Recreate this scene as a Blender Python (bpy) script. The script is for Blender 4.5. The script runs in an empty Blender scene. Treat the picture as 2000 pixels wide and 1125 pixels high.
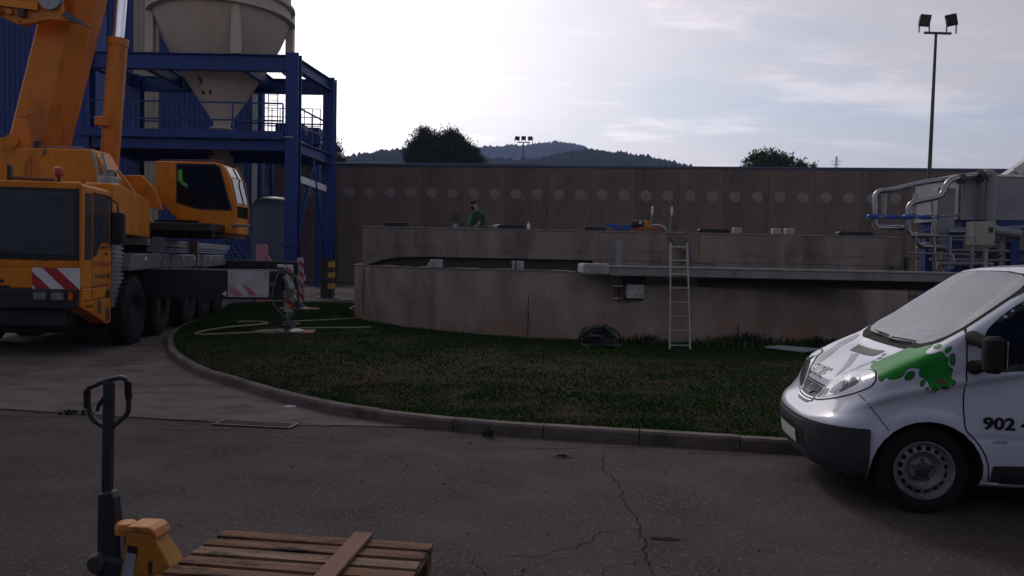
import bpy, bmesh, math, random
import numpy as np
from mathutils import Vector, Matrix, noise as mnoise
from mathutils.bvhtree import BVHTree
R = math.radians
rnd = random.Random(7)
scene = bpy.context.scene
col = scene.collection

# ------------------------------------------------------------------ camera
cam = bpy.data.objects.new("camera", bpy.data.cameras.new("camera"))
col.objects.link(cam)
cam.data.sensor_width = 36.0
cam.data.lens = 27.0
cam.data.clip_end = 6000
cam.data.clip_start = 0.05
cam.matrix_world = Matrix.Translation((0, 0, 1.85)) @ Matrix.Rotation(R(90 - 1.966), 4, 'X') @ Matrix.Rotation(R(1.15), 4, 'Z')
scene.camera = cam

# ------------------------------------------------------------------ sky, sun, exposure
SUN_AZ, SUN_EL = -20.0, 37.0            # degrees from straight ahead (left is negative), and above the horizon
world = bpy.data.worlds.new("World")
scene.world = world
world.use_nodes = True
wt = world.node_tree
wt.nodes.clear()
def wn(t, **k):
    n = wt.nodes.new(t)
    for a, b in k.items(): setattr(n, a, b)
    return n
sky = wn('ShaderNodeTexSky', sky_type='NISHITA', sun_disc=False, sun_elevation=R(SUN_EL), sun_rotation=R(SUN_AZ),
         altitude=100, air_density=1.0, dust_density=2.1, ozone_density=1.0)
tc = wn('ShaderNodeTexCoord')
sep = wn('ShaderNodeSeparateXYZ')
wt.links.new(tc.outputs['Generated'], sep.inputs[0])
zz = wn('ShaderNodeMath', operation='MAXIMUM'); zz.inputs[1].default_value = 0.0
wt.links.new(sep.outputs['Z'], zz.inputs[0])
za = wn('ShaderNodeMath', operation='ADD'); za.inputs[1].default_value = 0.16
wt.links.new(zz.outputs[0], za.inputs[0])
dx = wn('ShaderNodeMath', operation='DIVIDE'); dy = wn('ShaderNodeMath', operation='DIVIDE')
wt.links.new(sep.outputs['X'], dx.inputs[0]); wt.links.new(za.outputs[0], dx.inputs[1])
wt.links.new(sep.outputs['Y'], dy.inputs[0]); wt.links.new(za.outputs[0], dy.inputs[1])
cmb = wn('ShaderNodeCombineXYZ')
wt.links.new(dx.outputs[0], cmb.inputs[0]); wt.links.new(dy.outputs[0], cmb.inputs[1])
def cloud(scale, detail, rough, lo, hi, loc, sc):
    mp = wn('ShaderNodeMapping'); mp.inputs['Location'].default_value = loc; mp.inputs['Scale'].default_value = sc
    wt.links.new(cmb.outputs[0], mp.inputs[0])
    n = wn('ShaderNodeTexNoise'); n.inputs['Scale'].default_value = scale; n.inputs['Detail'].default_value = detail
    n.inputs['Roughness'].default_value = rough
    wt.links.new(mp.outputs[0], n.inputs['Vector'])
    r = wn('ShaderNodeMapRange', interpolation_type='SMOOTHSTEP')
    r.inputs['From Min'].default_value = lo; r.inputs['From Max'].default_value = hi
    wt.links.new(n.outputs['Fac'], r.inputs[0])
    return r.outputs[0]
veil = cloud(0.75, 5.0, 0.55, 0.34, 0.60, (2.1, 0.4, 0), (0.8, 1.0, 1))
wisp = cloud(1.9, 10.0, 0.62, 0.50, 0.68, (5.3, 1.7, 0), (0.7, 1.5, 1))
bw = wn('ShaderNodeRGBToBW'); wt.links.new(sky.outputs[0], bw.inputs[0])
tint = wn('ShaderNodeMixRGB', blend_type='MULTIPLY'); tint.inputs[0].default_value = 1
tint.inputs[2].default_value = (1.22, 1.14, 1.19, 1)
cl_ = wn('ShaderNodeMath', operation='MULTIPLY_ADD'); cl_.inputs[1].default_value = 0.98; cl_.inputs[2].default_value = 0.25
wt.links.new(bw.outputs[0], cl_.inputs[0])                  # light scattered evenly inside the cloud veil
wt.links.new(cl_.outputs[0], tint.inputs[1])
mv = wn('ShaderNodeMath', operation='MULTIPLY_ADD'); mv.inputs[1].default_value = 0.85; mv.inputs[2].default_value = 0.06
wt.links.new(veil, mv.inputs[0])
hzr = wn('ShaderNodeMapRange', interpolation_type='SMOOTHSTEP')      # the veil thickens towards the horizon
hzr.inputs['From Min'].default_value = 0.28; hzr.inputs['From Max'].default_value = 0.02
hzr.inputs['To Min'].default_value = 0.0; hzr.inputs['To Max'].default_value = 1.0
wt.links.new(zz.outputs[0], hzr.inputs[0])
mxv = wn('ShaderNodeMath', operation='MAXIMUM'); wt.links.new(mv.outputs[0], mxv.inputs[0]); wt.links.new(hzr.outputs[0], mxv.inputs[1])
mix1 = wn('ShaderNodeMixRGB'); wt.links.new(mxv.outputs[0], mix1.inputs[0])
wt.links.new(sky.outputs[0], mix1.inputs[1]); wt.links.new(tint.outputs[0], mix1.inputs[2])
bright = wn('ShaderNodeMixRGB', blend_type='MULTIPLY'); bright.inputs[0].default_value = 1
bright.inputs[2].default_value = (1.32, 1.24, 1.20, 1)
wt.links.new(mix1.outputs[0], bright.inputs[1])
mw = wn('ShaderNodeMath', operation='MULTIPLY'); mw.inputs[1].default_value = 1.0
wt.links.new(wisp, mw.inputs[0])
mix2 = wn('ShaderNodeMixRGB'); wt.links.new(mw.outputs[0], mix2.inputs[0])
wt.links.new(mix1.outputs[0], mix2.inputs[1]); wt.links.new(bright.outputs[0], mix2.inputs[2])
bg = wn('ShaderNodeBackground'); bg.inputs['Strength'].default_value = 0.112
wt.links.new(mix2.outputs[0], bg.inputs[0])
wo = wn('ShaderNodeOutputWorld'); wt.links.new(bg.outputs[0], wo.inputs[0])

sl = bpy.data.lights.new("sun", 'SUN'); sl.energy = 0.8; sl.angle = R(11); sl.color = (1.0, 0.95, 0.88)
sun = bpy.data.objects.new("sun", sl); col.objects.link(sun)
sd = Vector((math.sin(R(SUN_AZ)) * math.cos(R(SUN_EL)), math.cos(R(SUN_AZ)) * math.cos(R(SUN_EL)), math.sin(R(SUN_EL))))
sun.rotation_euler = sd.to_track_quat('Z', 'Y').to_euler()
sun.location = sd * 60
vs_ = scene.view_settings
vs_.view_transform = 'Standard'; vs_.look = 'None'; vs_.exposure = 0.0; vs_.gamma = 1.0; vs_.use_curve_mapping = False
scene.render.engine = 'CYCLES'
scene.cycles.use_denoising = True
scene.cycles.max_bounces = 8
scene.cycles.volume_bounces = 0

# ------------------------------------------------------------------ materials
def mat(name, c1, c2=None, scale=4.0, rough=0.7, metal=0.0, bump=0.0, bscale=60.0, spec=0.5, lo=0.35, hi=0.65, detail=6,
        stretch=(1, 1, 1), c3=None, scale3=1.0, stretch3=(1, 1, 1), lo3=0.5, hi3=0.7, coat=0.0, bstretch=(1, 1, 1), rvar=0.0,
        zfade=None, ior=None, speck=None, isl=0.0):
    m = bpy.data.materials.new(name); m.use_nodes = True
    nt = m.node_tree; N = nt.nodes; Lk = nt.links
    b = N['Principled BSDF']
    b.inputs['Roughness'].default_value = rough; b.inputs['Metallic'].default_value = metal
    b.inputs['Specular IOR Level'].default_value = spec
    b.inputs['Coat Weight'].default_value = coat; b.inputs['Coat Roughness'].default_value = 0.06
    if ior: b.inputs['IOR'].default_value = ior
    b.inputs['Base Color'].default_value = (*c1, 1)
    tcn = N.new('ShaderNodeTexCoord')
    def nz(sc, st, det=detail, ro=0.6):
        mp = N.new('ShaderNodeMapping'); mp.inputs['Scale'].default_value = st
        Lk.new(tcn.outputs['Object'], mp.inputs[0])
        n = N.new('ShaderNodeTexNoise'); n.inputs['Scale'].default_value = sc; n.inputs['Detail'].default_value = det
        n.inputs['Roughness'].default_value = ro
        Lk.new(mp.outputs[0], n.inputs['Vector']); return n.outputs['Fac']
    def rng(s, a, c):
        r = N.new('ShaderNodeMapRange'); r.inputs['From Min'].default_value = a; r.inputs['From Max'].default_value = c
        Lk.new(s, r.inputs[0]); return r.outputs[0]
    cur = None
    def mixin(fac, colr):
        nonlocal cur
        mx = N.new('ShaderNodeMixRGB'); Lk.new(fac, mx.inputs[0])
        if cur is None: mx.inputs[1].default_value = (*c1, 1)
        else: Lk.new(cur, mx.inputs[1])
        mx.inputs[2].default_value = (*colr, 1); cur = mx.outputs[0]
    if c2 is not None: mixin(rng(nz(scale, stretch), lo, hi), c2)
    if c3 is not None:
        f = rng(nz(scale3, stretch3), lo3, hi3)
        if zfade:                                     # stain limited to a band of heights (z0: full, z1: none)
            sp = N.new('ShaderNodeSeparateXYZ'); Lk.new(tcn.outputs['Object'], sp.inputs[0])
            zr = rng(sp.outputs['Z'], zfade[1], zfade[0])
            mm = N.new('ShaderNodeMath'); mm.operation = 'MULTIPLY'; Lk.new(f, mm.inputs[0]); Lk.new(zr, mm.inputs[1]); f = mm.outputs[0]
        mixin(f, c3)
    if speck:                                         # fine aggregate specks: (colour, scale, threshold)
        v = N.new('ShaderNodeTexVoronoi'); v.inputs['Scale'].default_value = speck[1]
        Lk.new(tcn.outputs['Object'], v.inputs['Vector'])
        sc_ = N.new('ShaderNodeSeparateColor'); Lk.new(v.outputs['Color'], sc_.inputs[0])
        mixin(rng(sc_.outputs[0], speck[2], speck[2] + 0.05), speck[0])
    if isl > 0:
        g = N.new('ShaderNodeNewGeometry')
        hs = N.new('ShaderNodeHueSaturation')
        if cur is None: hs.inputs['Color'].default_value = (*c1, 1)
        else: Lk.new(cur, hs.inputs['Color'])
        mr = N.new('ShaderNodeMapRange'); mr.inputs['To Min'].default_value = 1 - isl; mr.inputs['To Max'].default_value = 1 + isl
        Lk.new(g.outputs['Random Per Island'], mr.inputs[0]); Lk.new(mr.outputs[0], hs.inputs['Value'])
        cur = hs.outputs[0]
    if cur is not None: Lk.new(cur, b.inputs['Base Color'])
    if rvar > 0:
        mr = N.new('ShaderNodeMapRange'); mr.inputs['From Min'].default_value = 0.3; mr.inputs['From Max'].default_value = 0.7
        mr.inputs['To Min'].default_value = max(0.02, rough - rvar); mr.inputs['To Max'].default_value = min(1, rough + rvar)
        Lk.new(nz(scale * 1.7, stretch), mr.inputs[0]); Lk.new(mr.outputs[0], b.inputs['Roughness'])
    if bump > 0:
        bp = N.new('ShaderNodeBump'); bp.inputs['Strength'].default_value = bump; bp.inputs['Distance'].default_value = 0.02
        Lk.new(nz(bscale, bstretch, 4), bp.inputs['Height']); Lk.new(bp.outputs[0], b.inputs['Normal'])
    return m

M = {}
M['asphalt'] = mat('asphalt', (0.050, 0.039, 0.037), (0.096, 0.076, 0.071), scale=1.3, rough=0.94, bump=0.9, bscale=60, spec=0.2, detail=12, lo=0.28, hi=0.72,
                   c3=(0.078, 0.051, 0.045), scale3=0.7, lo3=0.50, hi3=0.72, stretch3=(0.5, 1.6, 1), speck=((0.14, 0.122, 0.115), 75, 0.91))
M['apron'] = mat('apron_concrete', (0.112, 0.083, 0.076), (0.175, 0.138, 0.126), scale=1.1, rough=0.92, bump=0.35, bscale=50, spec=0.2, detail=12, stretch=(0.8, 1.1, 1), lo=0.3, hi=0.7,
                 c3=(0.052, 0.040, 0.037), scale3=1.6, lo3=0.50, hi3=0.70, stretch3=(0.7, 1.3, 1))
M['earth'] = mat('earth', (0.10, 0.08, 0.06), (0.08, 0.09, 0.04), scale=0.05, rough=0.95)
M['crack'] = mat('crack_dirt', (0.018, 0.016, 0.015), rough=0.95, spec=0.1)
M['kerb'] = mat('kerb_concrete', (0.175, 0.142, 0.128), (0.115, 0.092, 0.083), scale=3, rough=0.9, bump=0.35, bscale=45, spec=0.2,
                c3=(0.055, 0.044, 0.038), scale3=2.2, lo3=0.53, hi3=0.72)
M['soil'] = mat('lawn_soil', (0.036, 0.024, 0.014), (0.018, 0.021, 0.009), scale=1.2, rough=0.95, bump=0.5, bscale=25, spec=0.05)
M['grass'] = mat('grass_blades', (0.021, 0.068, 0.011), (0.036, 0.072, 0.017), scale=0.9, rough=0.85, spec=0.05, isl=0.35,
                 c3=(0.058, 0.056, 0.025), scale3=0.35, lo3=0.54, hi3=0.72)
M['drygrass'] = mat('dry_grass_blades', (0.056, 0.044, 0.024), (0.038, 0.038, 0.018), scale=1.1, rough=0.9, spec=0.05, isl=0.3)
M['weed'] = mat('weed_leaves', (0.035, 0.055, 0.02), (0.06, 0.085, 0.03), scale=5, rough=0.7, spec=0.2, isl=0.3)
M['tank'] = mat('tank_concrete', (0.40, 0.33, 0.29), (0.255, 0.205, 0.178), scale=1.6, rough=0.92, bump=0.3, bscale=30, spec=0.12, detail=10, lo=0.38, hi=0.62,
                stretch=(1, 1, 0.5), c3=(0.32, 0.185, 0.125), scale3=0.7, lo3=0.40, hi3=0.62, zfade=(0.2, 1.3))
M['tallwall'] = mat('wall_concrete', (0.31, 0.26, 0.23), (0.19, 0.158, 0.14), scale=2.6, rough=0.92, bump=0.3, bscale=25, spec=0.12, detail=9, lo=0.3, hi=0.7,
                    stretch=(1, 1, 0.2), c3=(0.12, 0.10, 0.09), scale3=1.5, lo3=0.50, hi3=0.75, stretch3=(1, 1, 0.35))
M['rim'] = mat('rim_concrete', (0.27, 0.255, 0.24), (0.16, 0.15, 0.14), scale=3, rough=0.9, bump=0.3, bscale=30, spec=0.2)
M['slab'] = mat('slab_concrete', (0.37, 0.34, 0.32), (0.19, 0.165, 0.15), scale=2.0, rough=0.9, bump=0.3, bscale=25, stretch=(1, 1, 0.3), spec=0.15, lo=0.3, hi=0.7)
M['paleconc'] = mat('pale_concrete', (0.42, 0.41, 0.40), (0.30, 0.29, 0.28), scale=6, rough=0.9, bump=0.2, bscale=50, spec=0.2)
M['sludge_shade'] = mat('sludge_and_shade', (0.03, 0.025, 0.02), (0.05, 0.04, 0.032), scale=2, rough=0.6, bump=0.4, bscale=8)  # tank sludge, and the painted shade on the slab downstand
M['panel'] = mat('pebbledash_panel', (0.15, 0.11, 0.09), (0.215, 0.162, 0.134), scale=3.0, rough=0.95, bump=0.6, bscale=14, spec=0.1, detail=10, lo=0.3, hi=0.7,
                 c3=(0.11, 0.082, 0.070), scale3=0.4, lo3=0.45, hi3=0.7, stretch3=(1, 1, 0.4))
M['panel2'] = mat('pebbledash_panel_dark', (0.135, 0.100, 0.083), (0.20, 0.150, 0.125), scale=2.6, rough=0.95, bump=0.6, bscale=14, spec=0.1, detail=10, lo=0.3, hi=0.7,
                  c3=(0.10, 0.076, 0.066), scale3=0.5, lo3=0.42, hi3=0.66, stretch3=(1, 1, 0.25))
M['disc'] = mat('panel_disc', (0.27, 0.225, 0.205), (0.215, 0.18, 0.163), scale=1.3, rough=0.9, spec=0.15)
M['coping'] = mat('blue_coping', (0.03, 0.045, 0.10), (0.04, 0.055, 0.12), scale=1, rough=0.5)
M['joint'] = mat('joint_seal', (0.035, 0.03, 0.03), rough=0.9)
M['clad'] = mat('blue_cladding', (0.010, 0.033, 0.155), (0.015, 0.042, 0.185), scale=0.5, rough=0.5, stretch=(1, 1, 0.2), spec=0.3)
M['cladtrim'] = mat('blue_trim', (0.028, 0.06, 0.22), rough=0.4)
M['cladbeige'] = mat('beige_cladding', (0.32, 0.29, 0.22), (0.27, 0.245, 0.19), scale=0.7, rough=0.55)
M['steelblue'] = mat('blue_steel', (0.009, 0.032, 0.17), (0.014, 0.042, 0.20), scale=1.6, rough=0.45, c3=(0.022, 0.027, 0.07), scale3=3, lo3=0.56, hi3=0.76, spec=0.3)
M['silo'] = mat('silo_paint', (0.52, 0.435, 0.36), (0.44, 0.365, 0.30), scale=0.8, rough=0.55, stretch=(1, 1, 0.3), c3=(0.32, 0.26, 0.21), scale3=2.0, lo3=0.55, hi3=0.8, stretch3=(1, 1, 0.15))
M['vessel'] = mat('vessel_paint', (0.045, 0.065, 0.105), (0.06, 0.08, 0.12), scale=1.5, rough=0.5)
M['yellow'] = mat('crane_yellow', (0.72, 0.225, 0.006), (0.63, 0.185, 0.006), scale=1.4, rough=0.5, coat=0.12, spec=0.3, c3=(0.33, 0.10, 0.010), scale3=2.6, lo3=0.54, hi3=0.78, stretch3=(1, 1, 0.45))
M['yellowdirty'] = mat('boom_yellow', (0.64, 0.19, 0.006), (0.53, 0.15, 0.006), scale=1.0, rough=0.5, coat=0.1, spec=0.3, c3=(0.22, 0.068, 0.012), scale3=1.8, lo3=0.50, hi3=0.74, stretch3=(1, 1, 0.25))
M['black'] = mat('black_paint', (0.012, 0.012, 0.014), (0.02, 0.02, 0.022), scale=3, rough=0.5)
M['plastic'] = mat('dark_plastic', (0.028, 0.029, 0.034), (0.036, 0.037, 0.042), scale=8, rough=0.6, bump=0.05, bscale=300, spec=0.4)
M['rubber'] = mat('rubber', (0.016, 0.015, 0.015), (0.026, 0.024, 0.023), scale=6, rough=0.85, spec=0.25)
M['glass'] = mat('dark_glass', (0.008, 0.009, 0.011), rough=0.04, spec=0.3)
M['cabglass'] = mat('cab_glass', (0.045, 0.05, 0.06), (0.065, 0.072, 0.085), scale=1.5, rough=0.22, spec=0.5)  # blue-grey base colour stands in for reflection in the cab windows
M['windscreen'] = mat('windscreen_glass', (0.012, 0.014, 0.016), rough=0.015, spec=0.5, ior=2.6)
M['grey'] = mat('grey_paint', (0.17, 0.17, 0.175), (0.125, 0.125, 0.13), scale=3, rough=0.6)
M['alu'] = mat('aluminium', (0.40, 0.38, 0.345), (0.30, 0.285, 0.26), scale=6, rough=0.5, metal=0.6)
M['checker'] = mat('aluminium_sheet', (0.42, 0.42, 0.43), (0.28, 0.28, 0.29), scale=3, rough=0.5, metal=0.6)
M['chrome'] = mat('chrome', (0.78, 0.79, 0.82), rough=0.12, metal=1.0)
M['stainless'] = mat('stainless', (0.40, 0.39, 0.38), (0.26, 0.255, 0.25), scale=2.5, rough=0.30, metal=0.9, rvar=0.1)
M['stainbox'] = mat('stainless_sheet', (0.27, 0.27, 0.285), (0.20, 0.20, 0.215), scale=1.5, rough=0.55, metal=0.3)
M['white'] = mat('white_paint', (0.72, 0.72, 0.72), (0.62, 0.62, 0.62), scale=5, rough=0.5)
M['whitedirty'] = mat('white_worn', (0.58, 0.57, 0.58), (0.42, 0.40, 0.40), scale=4, rough=0.6)
M['red'] = mat('signal_red', (0.42, 0.022, 0.018), (0.34, 0.02, 0.018), scale=5, rough=0.45)
M['redfaded'] = mat('faded_red', (0.46, 0.10, 0.10), (0.50, 0.30, 0.30), scale=6, rough=0.6)
M['stripeyellow'] = mat('stripe_yellow', (0.40, 0.25, 0.02), rough=0.6)
M['amber'] = mat('amber_lens', (0.55, 0.10, 0.015), rough=0.2)
M['redlens'] = mat('beacon_lens', (0.45, 0.05, 0.02), rough=0.2)
M['pink'] = mat('pink_sheet', (0.42, 0.20, 0.24), (0.33, 0.15, 0.18), scale=5, rough=0.7)
M['hose'] = mat('hose_pvc', (0.30, 0.30, 0.17), (0.22, 0.22, 0.12), scale=6, rough=0.55)
M['wood'] = mat('pallet_wood', (0.27, 0.155, 0.098), (0.13, 0.070, 0.046), scale=6, rough=0.85, stretch=(0.35, 6, 6), bump=0.5, bscale=30, bstretch=(0.4, 6, 6), detail=9,
                c3=(0.042, 0.027, 0.021), scale3=5.0, lo3=0.52, hi3=0.64, stretch3=(0.7, 1.6, 1.6), spec=0.15)
M['wood2'] = mat('pallet_wood_pale', (0.29, 0.195, 0.13), (0.165, 0.108, 0.075), scale=5, rough=0.85, stretch=(0.35, 6, 6), bump=0.4, bscale=30, bstretch=(0.4, 6, 6),
                 c3=(0.06, 0.04, 0.03), scale3=5.0, lo3=0.54, hi3=0.66, stretch3=(0.8, 1.8, 1.8), spec=0.15)
M['woodred'] = mat('loose_plank_wood', (0.235, 0.12, 0.085), (0.17, 0.082, 0.06), scale=4, rough=0.8, stretch=(6, 0.35, 6), bump=0.25, bscale=30, bstretch=(6, 0.4, 6), spec=0.25)
M['nail'] = mat('nail_rust', (0.03, 0.02, 0.015), rough=0.7)
M['jack'] = mat('jack_yellow', (0.50, 0.20, 0.015), (0.40, 0.15, 0.012), scale=6, rough=0.5, c3=(0.045, 0.03, 0.02), scale3=11, lo3=0.57, hi3=0.64, stretch3=(1, 1, 0.6))
M['jackcap'] = mat('jack_cap', (0.58, 0.21, 0.03), (0.45, 0.15, 0.02), scale=6, rough=0.5, c3=(0.10, 0.05, 0.03), scale3=12, lo3=0.6, hi3=0.7)
M['jackdark'] = mat('jack_dark', (0.014, 0.016, 0.022), (0.026, 0.028, 0.034), scale=8, rough=0.45)
M['sticker'] = mat('sticker', (0.36, 0.37, 0.42), (0.28, 0.29, 0.33), scale=12, rough=0.5)
M['van'] = mat('van_white', (0.66, 0.68, 0.75), (0.62, 0.64, 0.71), scale=2, rough=0.26, coat=0.8, spec=0.4)
M['green'] = mat('decal_green', (0.012, 0.26, 0.022), (0.010, 0.21, 0.018), scale=3, rough=0.4, coat=0.1, spec=0.2)
M['seam'] = mat('panel_gap', (0.006, 0.006, 0.007), rough=0.8)
M['lens'] = mat('headlamp_lens', (0.40, 0.42, 0.46), (0.22, 0.23, 0.26), scale=9, rough=0.06, metal=0.55, coat=1.0)
M['lensdark'] = mat('headlamp_inner', (0.10, 0.105, 0.12), (0.30, 0.31, 0.34), scale=14, rough=0.15, metal=0.7)
M['print'] = mat('black_print', (0.012, 0.012, 0.013), rough=0.4)
M['greyprint'] = mat('grey_print', (0.20, 0.20, 0.215), rough=0.4, coat=0.5)
M['rimsteel'] = mat('wheel_steel', (0.30, 0.30, 0.31), (0.20, 0.195, 0.19), scale=9, rough=0.5, metal=0.35, c3=(0.07, 0.06, 0.055), scale3=7, lo3=0.5, hi3=0.7)
M['plate'] = mat('number_plate', (0.55, 0.55, 0.55), rough=0.4)
M['skin'] = mat('skin', (0.36, 0.19, 0.13), rough=0.6)
M['shirt'] = mat('green_shirt', (0.024, 0.075, 0.034), (0.016, 0.052, 0.024), scale=8, rough=0.9)
M['hivis'] = mat('hivis_green', (0.10, 0.42, 0.05), rough=0.7)
M['trousers'] = mat('trousers', (0.03, 0.03, 0.035), rough=0.9)
M['hair'] = mat('hair', (0.015, 0.011, 0.009), rough=0.8)
M['bluemachine'] = mat('machine_blue', (0.02, 0.065, 0.30), rough=0.4)
M['orange'] = mat('machine_orange', (0.40, 0.10, 0.025), (0.3, 0.08, 0.03), scale=8, rough=0.6)
M['mat'] = mat('rubber_mat', (0.013, 0.014, 0.018), (0.02, 0.02, 0.024), scale=5, rough=0.7)
M['cable'] = mat('cable_black', (0.012, 0.012, 0.013), rough=0.45)
M['cablegrey'] = mat('cable_grey', (0.11, 0.11, 0.115), rough=0.5)
M['board'] = mat('pale_board', (0.40, 0.40, 0.40), (0.28, 0.28, 0.28), scale=3, rough=0.7)
M['boxgrey'] = mat('box_grey', (0.62, 0.62, 0.63), (0.50, 0.50, 0.51), scale=6, rough=0.55)
M['boxbeige'] = mat('cabinet_beige', (0.36, 0.33, 0.27), rough=0.6)
M['galv'] = mat('galvanised', (0.30, 0.31, 0.32), (0.22, 0.225, 0.23), scale=8, rough=0.5, metal=0.6)
M['valve'] = mat('valve_blue', (0.012, 0.07, 0.36), rough=0.4)
M['iron'] = mat('cast_iron', (0.05, 0.047, 0.045), (0.09, 0.085, 0.08), scale=8, rough=0.6, metal=0.4)
M['pine'] = mat('pine_needles', (0.022, 0.034, 0.014), (0.034, 0.048, 0.018), scale=0.8, rough=0.8, spec=0.15, isl=0.4)
M['leafy'] = mat('tree_leaves', (0.035, 0.055, 0.018), (0.055, 0.078, 0.025), scale=0.9, rough=0.75, spec=0.2, isl=0.4)
M['bark'] = mat('bark', (0.06, 0.045, 0.035), (0.04, 0.03, 0.025), scale=4, rough=0.95)
M['hill'] = mat('hill_scrub', (0.015, 0.024, 0.014), (0.022, 0.030, 0.018), scale=0.02, rough=1.0, spec=0.0)
M['wood_far'] = mat('far_pines', (0.016, 0.028, 0.014), (0.024, 0.036, 0.018), scale=0.05, rough=0.9, spec=0.05, isl=0.3)
M['paper'] = mat('paper', (0.65, 0.65, 0.66), rough=0.8)
M['lampglass'] = mat('lamp_glass', (0.05, 0.05, 0.055), rough=0.15)
M['rust'] = mat('rusty_plate', (0.09, 0.05, 0.035), (0.14, 0.08, 0.055), scale=4, rough=0.85)

def pane_mat(name, ior, tint):
    m = bpy.data.materials.new(name); m.use_nodes = True; nt = m.node_tree; nt.nodes.clear()
    fr_ = nt.nodes.new('ShaderNodeFresnel'); fr_.inputs['IOR'].default_value = ior
    tr_ = nt.nodes.new('ShaderNodeBsdfTransparent'); tr_.inputs[0].default_value = (*tint, 1)
    gl_ = nt.nodes.new('ShaderNodeBsdfGlossy'); gl_.inputs['Roughness'].default_value = 0.02; gl_.inputs[0].default_value = (0.95, 0.97, 1.0, 1)
    mx = nt.nodes.new('ShaderNodeMixShader'); out = nt.nodes.new('ShaderNodeOutputMaterial')
    nt.links.new(fr_.outputs[0], mx.inputs[0]); nt.links.new(tr_.outputs[0], mx.inputs[1]); nt.links.new(gl_.outputs[0], mx.inputs[2]); nt.links.new(mx.outputs[0], out.inputs[0])
    return m
M['vanglass'] = pane_mat('van_windscreen_glass', 2.35, (0.78, 0.82, 0.82))
M['cabfabric'] = mat('cab_fabric', (0.05, 0.05, 0.055), (0.035, 0.035, 0.04), scale=12, rough=0.9)

# ------------------------------------------------------------------ mesh helpers
def tag(o, label=None, cat=None, group=None, kind=None):
    if label: o['label'] = label
    if cat: o['category'] = cat
    if group: o['group'] = group
    if kind: o['kind'] = kind
    return o
def empty(name, loc, rz=0.0, label=None, cat=None, group=None):
    o = bpy.data.objects.new(name, None); col.objects.link(o)
    o.empty_display_size = 0.2
    o.location = loc; o.rotation_euler = (0, 0, rz)
    return tag(o, label, cat, group)
def inv_of(o):
    return (Matrix.Translation(o.location) @ o.rotation_euler.to_matrix().to_4x4()).inverted()

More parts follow.
